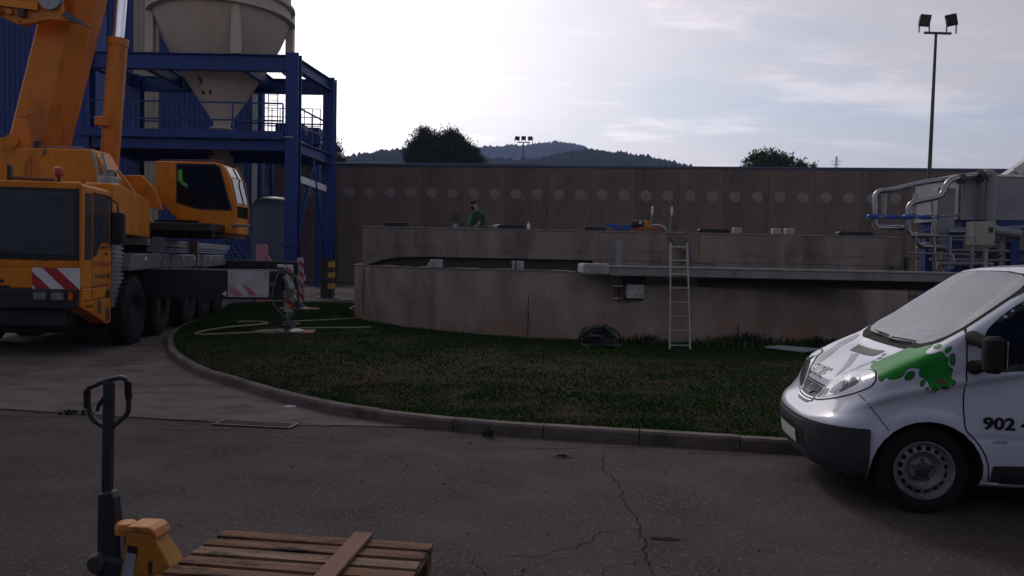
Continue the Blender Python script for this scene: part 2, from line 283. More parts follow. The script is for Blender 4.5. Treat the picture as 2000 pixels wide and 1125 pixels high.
class MB:
    def __init__(s): s.v = []; s.f = []
    def add(s, vs, fs):
        n = len(s.v); s.v += [tuple(p) for p in vs]; s.f += [tuple(i + n for i in f) for f in fs]; return s
    def box(s, x0, x1, y0, y1, z0, z1):
        return s.add([(x0, y0, z0), (x1, y0, z0), (x1, y1, z0), (x0, y1, z0), (x0, y0, z1), (x1, y0, z1), (x1, y1, z1), (x0, y1, z1)],
                     [(0, 3, 2, 1), (4, 5, 6, 7), (0, 1, 5, 4), (1, 2, 6, 5), (2, 3, 7, 6), (3, 0, 4, 7)])
    def cbox(s, c, d): return s.box(c[0] - d[0] / 2, c[0] + d[0] / 2, c[1] - d[1] / 2, c[1] + d[1] / 2, c[2] - d[2] / 2, c[2] + d[2] / 2)
    def bar(s, p, q, w, h, up=(0, 0, 1)):
        p, q = Vector(p), Vector(q); d = (q - p).normalized(); u = Vector(up)
        if abs(d.dot(u)) > 0.98: u = Vector((0, 1, 0))
        r = d.cross(u).normalized(); u = r.cross(d).normalized()
        o = [r * (a * w / 2) + u * (b * h / 2) for a, b in ((-1, -1), (1, -1), (1, 1), (-1, 1))]
        return s.add([p + k for k in o] + [q + k for k in o], [(3, 2, 1, 0), (4, 5, 6, 7), (0, 1, 5, 4), (1, 2, 6, 5), (2, 3, 7, 6), (3, 0, 4, 7)])
    def tube(s, pts, r, n=8, cap=True):
        pts = [Vector(p) for p in pts]; m = len(pts)
        rr = r if isinstance(r, (list, tuple)) else [r] * m
        t0 = (pts[1] - pts[0]).normalized()
        u = Vector((0, 0, 1)) if abs(t0.z) < 0.9 else Vector((1, 0, 0))
        u = (u - t0 * u.dot(t0)).normalized(); V = []
        for i in range(m):
            a = pts[max(i - 1, 0)]; b = pts[min(i + 1, m - 1)]
            t = (b - a).normalized() if (b - a).length > 1e-9 else t0
            u = (u - t * u.dot(t)).normalized(); w = t.cross(u)
            V += [pts[i] + (u * math.cos(2 * math.pi * k / n) + w * math.sin(2 * math.pi * k / n)) * rr[i] for k in range(n)]
        F = [(i * n + k, i * n + (k + 1) % n, (i + 1) * n + (k + 1) % n, (i + 1) * n + k) for i in range(m - 1) for k in range(n)]
        if cap: F += [tuple(range(n - 1, -1, -1)), tuple((m - 1) * n + k for k in range(n))]
        return s.add(V, F)
    def lathe(s, prof, c=(0, 0, 0), axis='Z', n=24, a0=0.0, a1=2 * math.pi):
        full = abs(a1 - a0 - 2 * math.pi) < 1e-6; k = n if full else n + 1; V = []
        for r, h in prof:
            for i in range(k):
                a = a0 + (a1 - a0) * i / n; x, y = r * math.cos(a), r * math.sin(a)
                p = {'Z': (x, y, h), 'Y': (x, h, y), 'X': (h, x, y)}[axis]
                V.append((c[0] + p[0], c[1] + p[1], c[2] + p[2]))
        F = []
        for j in range(len(prof) - 1):
            for i in range(n if full else n):
                i2 = (i + 1) % k if full else i + 1
                F.append((j * k + i, j * k + i2, (j + 1) * k + i2, (j + 1) * k + i))
        return s.add(V, F)
    def prism(s, poly, axis, a, b):               # poly in the two other axes (order: x,y / x,z / y,z), from a to b
        n = len(poly)
        def P3(p, t): return {'Z': (p[0], p[1], t), 'Y': (p[0], t, p[1]), 'X': (t, p[0], p[1])}[axis]
        return s.add([P3(p, a) for p in poly] + [P3(p, b) for p in poly],
                     [tuple(range(n)), tuple(range(2 * n - 1, n - 1, -1))] + [(i, n + i, n + (i + 1) % n, (i + 1) % n) for i in range(n)])
    def poly(s, pts): return s.add(pts, [tuple(range(len(pts)))])
    def xf(s, Mx): s.v = [tuple(Mx @ Vector(p)) for p in s.v]; return s
    def build(s, name, material, parent=None, world=False, smooth=False, bevel=0.0, fix=True):
        v = s.v
        if world and parent is not None:
            I = inv_of(parent) if parent.parent is None else inv_of(parent.parent)
            v = [I @ Vector(p) for p in v]
        me = bpy.data.meshes.new(name); me.from_pydata([tuple(p) for p in v], [], s.f)
        if fix:
            b = bmesh.new(); b.from_mesh(me); bmesh.ops.recalc_face_normals(b, faces=b.faces); b.to_mesh(me); b.free()
        me.update()
        o = bpy.data.objects.new(name, me); col.objects.link(o)
        me.materials.append(M[material] if isinstance(material, str) else material)
        if parent is not None: o.parent = parent
        if smooth:
            for p in me.polygons: p.use_smooth = True
            try: me.set_sharp_from_angle(angle=R(38))
            except Exception: pass
        if bevel > 0:
            bm_ = o.modifiers.new('bevel', 'BEVEL'); bm_.width = bevel; bm_.segments = 2; bm_.limit_method = 'ANGLE'; bm_.angle_limit = R(40)
        return o
def text_mesh(txt, size, bold=0.0):
    cu = bpy.data.curves.new('t', 'FONT'); cu.body = txt; cu.size = size; cu.offset = bold; cu.resolution_u = 3
    o = bpy.data.objects.new('t', cu); col.objects.link(o)
    dg = bpy.context.evaluated_depsgraph_get(); me = bpy.data.meshes.new_from_object(o.evaluated_get(dg))
    V = [tuple(v.co) for v in me.vertices]; F = [tuple(p.vertices) for p in me.polygons]
    bpy.data.objects.remove(o); bpy.data.curves.remove(cu); bpy.data.meshes.remove(me)
    return V, F
def smoothstep(a, b, x):
    t = min(1, max(0, (x - a) / (b - a))); return t * t * (3 - 2 * t)
def catmull(pts, k=6):
    P_ = [Vector(p) for p in pts]; out = []
    for i in range(len(P_) - 1):
        a = P_[max(i - 1, 0)]; b = P_[i]; c = P_[i + 1]; d = P_[min(i + 2, len(P_) - 1)]
        for j in range(k):
            t = j / k
            out.append(0.5 * ((2 * b) + (c - a) * t + (2 * a - 5 * b + 4 * c - d) * t * t + (3 * b - a - 3 * c + d) * t ** 3))
    out.append(P_[-1]); return out

# ================================================================== SETTING: ground, kerb, lawn
def sheet(name, pts, z, material, kind='structure', label=None, cat=None):
    o = MB().poly([(p[0], p[1], z) for p in pts]).build(name, material, fix=False)
    return tag(o, label, cat, kind=kind)
sheet('ground', [(-2500, -400), (2500, -400), (2500, 2600), (-2500, 2600)], -0.02, 'earth', label='open ground around the works', cat='ground')
yard = sheet('asphalt_yard', [(-70, -30), (70, -30), (70, 58), (-70, 64)], 0.0, 'asphalt', label='worn cracked asphalt of the works yard', cat='yard')
apron = sheet('concrete_apron', [(-40, 8.95 + 3.0), (-12, 9.55), (-5.96, 8.93), (-4.64, 8.7), (-3.2, 8.45), (-2.34, 8.37), (-1.67, 8.43), (-0.31, 8.40), (0.1, 8.3), (-2, 9.6), (-6, 15), (-9, 24), (-10, 40), (-40, 40)],
              0.005, 'apron', label='paler concrete apron beside the curved kerb', cat='apron')

kerb_ctrl = [(-10.3, 28.2), (-9.75, 25.7), (-9.1, 23.0), (-8.35, 19.8), (-7.95, 18.2), (-7.3, 16.3), (-6.55, 14.6), (-5.85, 13.3), (-4.75, 11.7), (-3.78, 10.65), (-3.02, 9.85), (-2.45, 9.32), (-2.0, 8.95),
             (-1.2, 8.53), (-0.2, 8.16), (0.75, 7.97), (1.84, 7.76), (3.2, 7.52), (6, 7.1), (10, 6.6), (16, 6.0)]
kl = catmull([(a, b, 0) for a, b in kerb_ctrl], 8)
def arc_resample(pl, step):
    cum = [0.0]
    for a, b in zip(pl[:-1], pl[1:]): cum.append(cum[-1] + (b - a).length)
    out = []; s = 0.0; i = 0
    while s < cum[-1]:
        while cum[i + 1] < s: i += 1
        t = (s - cum[i]) / (cum[i + 1] - cum[i]); out.append(pl[i].lerp(pl[i + 1], t)); s += step
    return out
kp = arc_resample(kl, 0.125)
def knorm(i):
    t = (kp[min(i + 1, len(kp) - 1)] - kp[max(i - 1, 0)]).normalized()
    return Vector((-t.y, t.x, 0))                 # points into the lawn (left of travel)
kerb = empty('kerb', (0, 0, 0), label='curved concrete kerb around the lawn', cat='kerb'); kerb['kind'] = 'structure'
per = 8
KW, KH = 0.14, 0.125
for st in range(0, len(kp) - per, per):
    V = []; F = []
    dz = rnd.uniform(-0.006, 0.006); dn = rnd.uniform(-0.006, 0.006)
    idx = list(range(st, st + per + 1))
    for j, i in enumerate(idx):
        n = knorm(i); t = Vector((n.y, -n.x, 0)); p = kp[i] + n * dn
        if j == 0: p = p + t * 0.006
        if j == per: p = p - t * 0.006
        for off, h in ((0, -0.05), (0.0, KH - 0.025), (0.02, KH), (KW, KH), (KW, -0.05)):
            q = p + n * off; V.append((q.x, q.y, h + (dz if h > 0 else 0)))
    for j in range(per):
        for k in range(4): F.append((j * 5 + k, j * 5 + k + 1, (j + 1) * 5 + k + 1, (j + 1) * 5 + k))
    F += [(0, 1, 2, 3, 4), tuple(per * 5 + k for k in (4, 3, 2, 1, 0))]
    MB().add(V, F).build('kerb_stone', 'kerb', kerb)

# tank geometry that the lawn has to know of
TC = (3.4, 24.7); TR = 8.3
inner = [kp[i] + knorm(i) * (KW - 0.01) for i in range(0, len(kp), 4)]
inner_dense = [(p.x, p.y) for p in (kp[i] + knorm(i) * KW for i in range(len(kp)))]
lawn_poly = [(p.x, p.y) for p in inner] + [(16, 30), (9, 33), (-2, 33), (-6.4, 31.5), (-8.6, 29.5)]
def in_poly(x, y, poly):
    c = False; j = len(poly) - 1
    for i in range(len(poly)):
        xi, yi = poly[i]; xj, yj = poly[j]
        if (yi > y) != (yj > y) and x < (xj - xi) * (y - yi) / (yj - yi) + xi: c = not c
        j = i
    return c
def lawn_z(x, y):
    d = math.hypot(x - TC[0], y - TC[1]) - TR
    return 0.105 + 0.05 * smoothstep(8.3, 12, y) + 0.03 * mnoise.noise((x * 0.5, y * 0.5, 0)) + 0.02 * smoothstep(1.2, 0, d)
bm = bmesh.new()
face = bm.faces.new([bm.verts.new((a, b, 0)) for a, b in lawn_poly])
for i in range(-12, 18):
    g = bm.verts[:] + bm.edges[:] + bm.faces[:]
    bmesh.ops.bisect_plane(bm, geom=g, plane_co=(i, 0, 0), plane_no=(1, 0, 0))
for j in range(6, 34):
    g = bm.verts[:] + bm.edges[:] + bm.faces[:]
    bmesh.ops.bisect_plane(bm, geom=g, plane_co=(0, j, 0), plane_no=(0, 1, 0))
for v in bm.verts: v.co.z = lawn_z(v.co.x, v.co.y)
me = bpy.data.meshes.new('lawn'); bm.to_mesh(me); bm.free()
lawn = bpy.data.objects.new('lawn', me); col.objects.link(lawn); me.materials.append(M['soil'])
for p in me.polygons: p.use_smooth = True
tag(lawn, 'lawn soil inside the curved kerb', 'lawn', kind='structure')

# grass: one mass of blades, thinner over the bare patches
rg = np.random.default_rng(3)
V = []; F = []
def bare(x, y):
    b = math.exp(-((y - 11.9) / 2.0) ** 2) * (0.62 if x < 2.2 else 0.40)
    b += 0.30 * smoothstep(0.05, 0.5, mnoise.noise((x * 0.55 + 3, y * 0.8, 1.7)))
    b += 0.55 * math.exp(-((x + 5.0) / 1.6) ** 2 - ((y - 16.2) / 1.6) ** 2)
    return min(0.93, b)
NB = 520000
uy = 7.0 + rg.random(NB) ** 1.35 * 22.0; ux = -9.8 + rg.random(NB) * 19.0
dist = np.hypot(ux - TC[0], uy - TC[1]) - TR
keep = (np.abs(ux) / uy < 0.78) & (dist > 0.03) & ~((ux > 6) & (uy < 9.5))
ins = np.zeros(NB, bool); lp = np.array(lawn_poly)
for (xi, yi), (xj, yj) in zip(lp, np.roll(lp, 1, axis=0)):
    if yi == yj: continue
    ins ^= ((yi > uy) != (yj > uy)) & (ux < (xj - xi) * (uy - yi) / (yj - yi) + xi)
keep &= ins; DRY = []
KPX = {}
for p in inner_dense:
    for d in (-1, 0, 1): KPX.setdefault(int(math.floor(p[0] / .3)) + d, []).append(p)
def NEARK(x): return KPX.get(int(math.floor(x / .3)), [(99, 99)])
for x, y, dd, q in zip(ux[keep].tolist(), uy[keep].tolist(), dist[keep].tolist(), rg.random((int(keep.sum()), 6)).tolist()):
    b = bare(x, y)
    if dd < 0.35: b *= 0.3
    if q[0] < b: continue
    z = lawn_z(x, y) - 0.004
    clump = 0.75 + 0.5 * mnoise.noise((x * 2.1, y * 2.1, 5))
    h = (0.020 + 0.030 * q[1]) * clump * (1.7 if dd < 0.4 else 1.0)
    w = 0.005 + 0.006 * q[2] + 0.00035 * y
    kd = min((x - p[0]) ** 2 + (y - p[1]) ** 2 for p in NEARK(x)) if y < 14 else 9
    if kd < 0.03 and q[5] > .45: h *= 1.9
    a = q[3] * 6.283; lean = 0.9 * h * q[5]; la = q[4] * 6.283
    n = len(V)
    V.append((x - math.cos(a) * w, y - math.sin(a) * w, z)); V.append((x + math.cos(a) * w, y + math.sin(a) * w, z))
    V.append((x + math.cos(la) * lean, y + math.sin(la) * lean, z + h)); F.append((n, n + 1, n + 2)); DRY.append(1 if q[5] * .9 + .15 < b * .85 else 0)
g = MB(); g.v = V; g.f = F
go = tag(g.build('grass', 'grass', fix=False), 'short patchy grass covering the lawn inside the kerb', 'grass', kind='stuff')
go.data.materials.append(M['drygrass']); go.data.polygons.foreach_set('material_index', DRY)

def weed(x, y, n, h, spread, label, seed, z0=None):
    r_ = random.Random(seed); m = MB(); z0 = lawn_z(x, y) if z0 is None else z0
    for _ in range(n):
        a = r_.uniform(0, 6.28); rr = spread * r_.random(); px, py = x + rr * math.cos(a) * 1.6, y + rr * math.sin(a) * 0.6
        hh = h * r_.uniform(0.4, 1.0) * (1 - 0.5 * rr / spread); b = r_.uniform(0, 6.28); w = r_.uniform(0.006, 0.02); ln = r_.uniform(0.2, 0.9) * hh
        dx_, dy_ = math.cos(b), math.sin(b)
        mid = (px + dx_ * ln * .4, py + dy_ * ln * .4, z0 + hh * .65); tip = (px + dx_ * ln, py + dy_ * ln, z0 + hh)
        m.add([(px - dy_ * w, py + dx_ * w, z0 - .01), (px + dy_ * w, py - dx_ * w, z0 - .01), (mid[0] + dy_ * w, mid[1] - dx_ * w, mid[2]), (mid[0] - dy_ * w, mid[1] + dx_ * w, mid[2]), tip],
              [(0, 1, 2, 3), (3, 2, 4)])
    return m.build('weed_clump', 'weed', fix=False)
tag(weed(2.80, 16.0, 260, 0.30, 0.40, '', 1), 'low dark weeds against the tank wall left of the ladder', 'weeds', 'weeds at the tank foot')
tag(weed(5.0, 16.1, 420, 0.36, 0.75, '', 2), 'broad weed clump at the tank foot right of the ladder', 'weeds', 'weeds at the tank foot')
tag(weed(6.7, 16.75, 220, 0.26, 0.5, '', 3), 'weed tuft at the tank foot nearest the van', 'weeds', 'weeds at the tank foot')
tag(weed(-0.22, 8.04, 16, 0.17, 0.04, '', 4, 0.0), 'small dry weed sprouting at a kerb joint', 'weeds')
tag(weed(-5.0, 8.76, 40, 0.09, 0.16, '', 5, 0.0), 'small weed in the apron seam behind the pallet truck handle', 'weeds')

# cracks, seam, stains as thin sheets on the asphalt
def ribbon(name, pts, w, z, material, parent, seed, jit=0.02):
    r_ = random.Random(seed); P_ = [Vector((a, b, 0)) for a, b in pts]; D = []
    for a, b in zip(P_[:-1], P_[1:]):
        k = max(2, int((b - a).length / 0.035))
        for i in range(k): D.append(a.lerp(b, i / k))
    D.append(P_[-1]); V = []; F = []
    off = 0.0
    for i, p in enumerate(D):
        t = (D[min(i + 1, len(D) - 1)] - D[max(i - 1, 0)]).normalized(); n = Vector((-t.y, t.x, 0))
        off = off * 0.75 + r_.uniform(-jit, jit); ww = w * r_.uniform(0.25, 1.0) * (1 if 2 < i < len(D) - 3 else 0.4)
        c = p + n * off
        V += [(c.x - n.x * ww, c.y - n.y * ww, z), (c.x + n.x * ww, c.y + n.y * ww, z)]
        if i: F.append((2 * i - 2, 2 * i - 1, 2 * i + 1, 2 * i))
    return MB().add(V, F).build(name, material, parent, fix=False)
CR = [([(0.90, 7.4), (0.86, 6.95), (0.93, 6.55), (0.90, 6.05), (0.97, 5.6), (0.92, 5.2), (0.90, 4.8), (0.84, 4.5), (0.86, 4.2)], 0.007),
      ([(0.86, 6.95), (1.2, 7.0), (1.5, 7.15)], 0.004), ([(0.92, 5.3), (0.62, 5.25), (0.45, 4.95), (0.2, 4.75), (-0.2, 4.78)], 0.004),
      ([(0.90, 4.75), (0.6, 4.6), (0.45, 4.3), (0.42, 4.0)], 0.004), ([(-0.2, 4.78), (-0.12, 4.4), (-0.15, 4.1)], 0.004),
      ([(0.8, 6.98), (0.1, 7.05), (-0.9, 7.2), (-2.2, 7.45), (-3.2, 7.4), (-4.2, 7.7)], 0.0035),
      ([(-2.4, 7.9), (-1.4, 7.6), (-0.4, 7.65), (0.5, 7.5)], 0.0035), ([(-4.4, 6.7), (-3.6, 6.9), (-2.7, 7.2), (-2.1, 7.45)], 0.004),
      ([(-1.7, 8.36), (-1.2, 8.1), (-0.6, 8.0), (0.1, 7.85)], 0.0035), ([(-2.2, 6.4), (-1.2, 6.2), (-0.2, 5.9)], 0.003), ([(0.93, 5.12), (1.05, 5.13), (1.2, 5.1)], 0.008)]
CR += [([(-4.6, 6.1), (-3.9, 6.3), (-3.1, 6.25), (-2.5, 6.5)], 0.0035), ([(-3.6, 7.9), (-2.9, 7.75), (-2.3, 7.85), (-1.5, 7.7)], 0.003), ([(-1.5, 8.3), (-1.35, 8.05), (-1.0, 7.95)], 0.004), ([(-0.9, 8.25), (-0.75, 8.05), (-0.35, 8.0)], 0.0035),
       ([(0.2, 6.2), (0.5, 6.05), (0.92, 6.1)], 0.0025), ([(0.95, 5.65), (1.4, 5.75), (1.9, 5.6)], 0.0025), ([(-0.2, 4.78), (-0.6, 4.9), (-1.0, 4.85)], 0.003), ([(1.3, 7.45), (1.35, 7.2), (1.25, 6.95)], 0.003)]
for k, (pl, w) in enumerate(CR):
    ribbon('asphalt_crack', pl, w * 1.0, 0.004, 'crack', yard, 20 + k)
ribbon('apron_seam', [(-9, 9.2), (-5.96, 8.93), (-4.64, 8.68), (-3.25, 8.47)], 0.022, 0.009, 'crack', apron, 51, 0.008)
ribbon('apron_seam', [(-2.33, 8.37), (-1.67, 8.42), (-0.31, 8.37)], 0.012, 0.009, 'crack', apron, 52, 0.01)
def blot(name, cx_, cy_, rx, ry, z, material, parent, seed):
    r_ = random.Random(seed); ph = [r_.uniform(0, 6.28) for _ in range(5)]; pts = []
    for i in range(40):
        a = 2 * math.pi * i / 40; k = 1 + sum(0.16 / (j + 1) ** .5 * math.sin((j + 2) * a + ph[j]) for j in range(5))
        pts.append((cx_ + rx * k * math.cos(a), cy_ + ry * k * math.sin(a), z))
    return MB().poly(pts).build(name, material, parent, fix=False)
blot('tar_patch', 1.06, 5.12, 0.10, 0.03, 0.0045, 'crack', yard, 61)
M['oil'] = mat('oil_stain', (0.040, 0.030, 0.028), (0.058, 0.043, 0.040), scale=6, rough=0.85, spec=0.2)
for q, (x_, y_, rx_, ry_) in enumerate(((-3.3, 8.15, .5, .07), (-4.9, 8.6, .8, .06), (0.46, 7.62, .22, .05), (1.15, 7.72, .18, .06), (2.2, 7.55, .45, .07))):
    blot('oil_stain', x_, y_, rx_, ry_, 0.0035, 'oil', yard, 70 + q)

# ================================================================== SETTING: hills and far things
def ridge_hill(name, y0, depth, prof, seed, label, amp, xpad):
    xs = np.linspace(prof[0][0] - xpad, prof[-1][0] + xpad, 110); ys = np.linspace(-1, 1, 22)
    px_ = [p[0] for p in prof]; pz_ = [p[1] for p in prof]
    def top(x):
        if x < px_[0]: return pz_[0] * max(0, 1 - (px_[0] - x) / xpad)
        if x > px_[-1]: return pz_[-1] * max(0, 1 - (x - px_[-1]) / xpad)
        return float(np.interp(x, px_, pz_))
    V = []; F = []
    for j, t in enumerate(ys):
        for x in xs:
            h = top(x) * (1 - abs(t) ** 1.4) + amp * mnoise.noise((x * 0.02 + seed, t * 3, seed)) * (0.25 if abs(t) < 0.08 else 1)
            V.append((x, y0 + t * depth, max(h, -3.0)))
    n = len(xs)
    for j in range(len(ys) - 1):
        for i in range(n - 1): F.append((j * n + i, j * n + i + 1, (j + 1) * n + i + 1, (j + 1) * n + i))
    o = MB().add(V, F).build(name, 'hill', smooth=True, fix=False)
    tag(o, label, 'hill', kind='structure'); return top
near_prof = [(-320, 62), (-206, 80), (-158, 86.0), (-141, 91.5), (-114, 96), (-95, 97), (-60, 95), (-28, 91.5), (-2, 89.5), (21, 91), (44, 98), (67, 101), (90, 98.5), (114, 95.5), (132, 92), (151, 88), (184, 80), (260, 62)]
far_prof = [(-330, 150), (-154, 190), (-75, 214), (-60, 216), (-20, 218), (34, 222), (64, 226.5), (94, 228), (134, 221), (159, 208), (244, 186), (420, 130)]
topA = ridge_hill('hill', 700, 300, near_prof, 3, 'nearer dark wooded hill behind the building', 3.0, 400)
topB = ridge_hill('hill', 1500, 420, far_prof, 9, 'far blue hill with a mast on its summit', 5.0, 600)
def forest(name, y0, depth, top, x0, x1, n, hmin, hmax, seed, label):
    r_ = random.Random(seed); m = MB()
    for k in range(n):
        x = r_.uniform(x0, x1); t = -abs(r_.gauss(0, 0.16)) if k % 3 else r_.uniform(-0.03, 0.01)
        zg = top(x) * (1 - abs(t) ** 1.4) - 1.5; h = r_.uniform(hmin, hmax) * (1.35 if r_.random() < 0.12 else 1); w = h * r_.uniform(0.35, 0.6)
        y = y0 + t * depth; V = []
        for lev, rr in ((0.0, 0.5), (0.35, 1.0), (0.7, 0.8), (1.0, 0.12)):
            for q in range(5):
                a = q * 1.2566 + lev; k2 = rr * w * r_.uniform(0.65, 1.2); V.append((x + k2 * math.cos(a), y + k2 * math.sin(a), zg + h * lev * r_.uniform(0.85, 1.1)))
        F = [(l * 5 + q, l * 5 + (q + 1) % 5, l * 5 + 5 + (q + 1) % 5, l * 5 + 5 + q) for l in range(3) for q in range(5)] + [(15, 16, 17, 18, 19)]
        m.add(V, F)
    return tag(m.build(name, 'wood_far', fix=False), label, 'woodland', kind='stuff')
forest('woodland', 700, 300, topA, -260, 220, 5200, 2.2, 5.5, 4, 'pine wood covering the nearer hill')
forest('woodland', 1500, 420, topB, -260, 330, 2200, 5, 10, 5, 'pine wood along the far blue hill')
tw = empty('mast', (88, 1498, 227), label='thin mast on the summit of the far hill', cat='mast')
MB().tube([(0, 0, 0), (0, 0, 9)], [0.9, 0.7], 6).build('shaft', 'galv', tw)
MB().tube([(0, 0, 7.6), (0, 0, 8.6)], 1.4, 6).build('antenna', 'white', tw)
py_ = empty('power_pylon', (250, 600, 0), label='small lattice power pylon right of the leafy tree', cat='pylon')
pm = MB()
for sx in (-1, 1):
    for sy in (-1, 1): pm.tube([(sx * 4.5, sy * 4.5, 0), (sx * 1.0, sy * 1.0, 76), (sx * 0.25, sy * 0.25, 88.5)], 0.16, 4)
for k in range(16):
    z0, z1 = 48 + k * 2.5, 50.5 + k * 2.5; w0 = 4.5 - 3.5 * min(1, z0 / 76); w1 = 4.5 - 3.5 * min(1, z1 / 76)
    pm.tube([(-w0, -w0, z0), (w1, -w1, z1)], 0.1, 4).tube([(w0, -w0, z0), (-w1, -w1, z1)], 0.1, 4)
pm.build('lattice', 'galv', py_)
for z in (79.5, 82.0, 84.5): MB().tube([(-4.2, 0, z), (0, 0, z + 0.5), (4.2, 0, z)], 0.18, 4).build('cross_arm', 'galv', py_)

# ------------------------------------------------------------------ trees
def branch_tree(name, loc, height, crown, seed, label, cat_mat, n_leaf, leaf, trunk_r, group=None, up_bias=0.0, elong=1.0):
    r_ = random.Random(seed); root = empty(name, loc, label=label, cat='tree', group=group)
    tr = MB(); lf = MB()
    tr.tube([(0, 0, 0), (0.1, 0, height * .35), (-0.1, 0.1, height * .65), (0.05, 0, height * .9)], [trunk_r, trunk_r * .75, trunk_r * .45, trunk_r * .15], 8)
    for (cx_, cy_, cz_, rx, ry, rz, share) in crown:
        base = Vector((0, 0, max(height * .2, cz_ - rz * .6 - abs(cx_) * .6))); c = Vector((cx_, cy_, cz_))
        tr.tube([base, base.lerp(c, .5) + Vector((0, 0, .4)), c], [trunk_r * .4, trunk_r * .25, trunk_r * .08], 6)
        nt = max(8, int(n_leaf * share / 30))
        for _ in range(nt):
            # twig ends gather towards the outside of the lobe so the outline stays ragged
            d = Vector((r_.gauss(0, 1), r_.gauss(0, 1), r_.gauss(0, 1))).normalized(); q = r_.random() ** 0.45 * r_.uniform(0.8, 1.12)
            tw_ = c + Vector((d.x * rx * q, d.y * ry * q, d.z * rz * q)); sp = leaf * r_.uniform(1.3, 2.6)
            dirn = (d + Vector((0, 0, up_bias + 0.2))).normalized()
            for _ in range(30):
                p = tw_ + Vector((r_.gauss(0, sp * .5), r_.gauss(0, sp * .5), r_.gauss(0, sp * .45))) + dirn * r_.uniform(0, sp * elong * .55)
                a = Vector((r_.gauss(0, 1), r_.gauss(0, 1), r_.gauss(0, 1))).normalized(); b = (a.cross(dirn) + a * .2).normalized()
                ln = leaf * r_.uniform(.6, 1.3); w = ln * (0.42 if elong < 1.2 else 0.22)
                ax = (dirn * elong * .7 + a * .6).normalized()
                lf.add([p - b * w, p + b * w, p + ax * ln], [(0, 1, 2)])
    tr.build('trunk', 'bark', root, smooth=True); lf.build('crown', cat_mat, root, fix=False)
    return root
branch_tree('pine_tree', (-11.5, 100, 0), 18.9, [(-0.2, 0, 17.3, 1.4, 1.4, 1.3, .2), (-1.2, 0, 16.1, 1.1, 1.3, 1.2, .15), (1.0, 0.5, 16.2, 1.2, 1.3, 1.3, .17), (-1.9, 0, 14.6, .7, 1.0, .8, .08), (0.1, 0, 14.6, 2.1, 1.9, 1.6, .26), (-0.4, 0, 12.8, 2.1, 1.9, 1.3, .22)], 31,
            'rounded dark pine on the left of the clump behind the wall', 'pine', 17000, 0.30, 0.28, 'pines behind the wall', .7, 1.8)
branch_tree('pine_tree', (-8.4, 99, 0), 18.5, [(0.5, 0, 16.9, 1.2, 1.2, 1.3, .2), (-0.9, 0, 16.4, 1.1, 1.2, 1.1, .17), (1.4, 0, 15.6, 1.1, 1.2, 1.2, .17), (0.1, 0, 14.8, 1.9, 1.7, 1.6, .28), (-0.2, 0, 12.9, 2.4, 1.9, 1.5, .28)], 32,
            'tall dark pine in the middle of the clump behind the wall', 'pine', 17000, 0.30, 0.28, 'pines behind the wall', .8, 1.9)
branch_tree('pine_tree', (-5.8, 98, 0), 17.0, [(-0.3, 0, 15.6, .9, .9, 1.1, .2), (0.5, 0, 14.8, .7, .9, 1.0, .17), (1.15, 0, 13.7, .6, .9, .9, .13), (-0.6, 0, 14.2, 1.2, 1.3, 1.3, .24), (0.1, 0, 12.9, 1.7, 1.6, 1.2, .28)], 33,
            'lower spiky pine on the right of the clump behind the wall', 'pine', 11000, 0.28, 0.25, 'pines behind the wall', 1.0, 2.0)
branch_tree('pine_tree', (-23.3, 98, 0), 16.6, [(0.1, 0, 15.0, .8, 1.0, 1.4, .3), (0.7, 0, 13.6, .8, 1.0, 1.1, .25), (-0.8, 0, 13.6, 1.4, 1.4, 1.6, .3)], 34,
            'single dark pine beside the blue steel column', 'pine', 8000, 0.28, 0.24, None, 1.0, 2.0)
branch_tree('leafy_tree', (26.6, 80, 0), 13.8, [(-1.6, 0, 12.5, 1.1, 1.2, .8, .2), (-0.2, 0, 12.8, 1.4, 1.3, .85, .3), (1.2, 0, 12.5, 1.0, 1.2, .7, .2), (2.6, 0, 12.1, 0.9, 1, .5, .12), (3.7, 0, 11.9, 0.8, 1, .5, .12), (-0.5, 0, 11.3, 2.4, 1.6, .9, .3)], 35,
            'loose leafy tree crown showing over the long wall', 'leafy', 7000, 0.24, 0.22, None, .2, 1.0)

# ================================================================== SETTING: long warehouse with discs
W0 = Vector((-13.28, 59.4)); WD = Vector((34.6 + 13.28, 54.7 - 59.4)).normalized(); WN = Vector((-WD.y, WD.x))   # WN points away from the camera
wr = math.atan2(WD.y, WD.x)
wh = empty('warehouse', (W0.x, W0.y, 0), wr, 'long brown precast warehouse wall with a row of pale discs', 'building')
WHT = 8.95; SP = 1.612; T0 = 0.6
t = T0 - SP * 0.5 - SP * 8
first = True; k = 0
panel_me = None
while t < 60:
    m = MB().box(0.009, 2 * SP - 0.009, 0, 0.25, 0, WHT)
    o = m.build('panel', 'panel2' if k % 5 in (1, 3) else 'panel', wh); o.location = (t, rnd.uniform(-0.006, 0.006), 0)
    t += 2 * SP; k += 1
t_end = t
MB().box(T0 - SP * 8.5, t_end, 0.22, 0.5, 0, WHT - 0.05).build('backing', 'joint', wh)
MB().box(T0 - SP * 8.5, t_end, 0.5, 30, WHT - 0.4, WHT - 0.1).build('roof', 'galv', wh)
MB().box(t_end - 0.3, t_end, 0.5, 30, 0, WHT - 0.41).build('end_wall', 'panel', wh)
MB().box(T0 - SP * 8.5, T0 + SP * 9.2, -0.10, 0.45, WHT, WHT + 0.24).build('coping', 'coping', wh, bevel=.02)
MB().box(T0 + SP * 9.2, t_end, -0.08, 0.45, WHT, WHT + 0.17).build('coping', 'coping', wh, bevel=.02)
dm = None
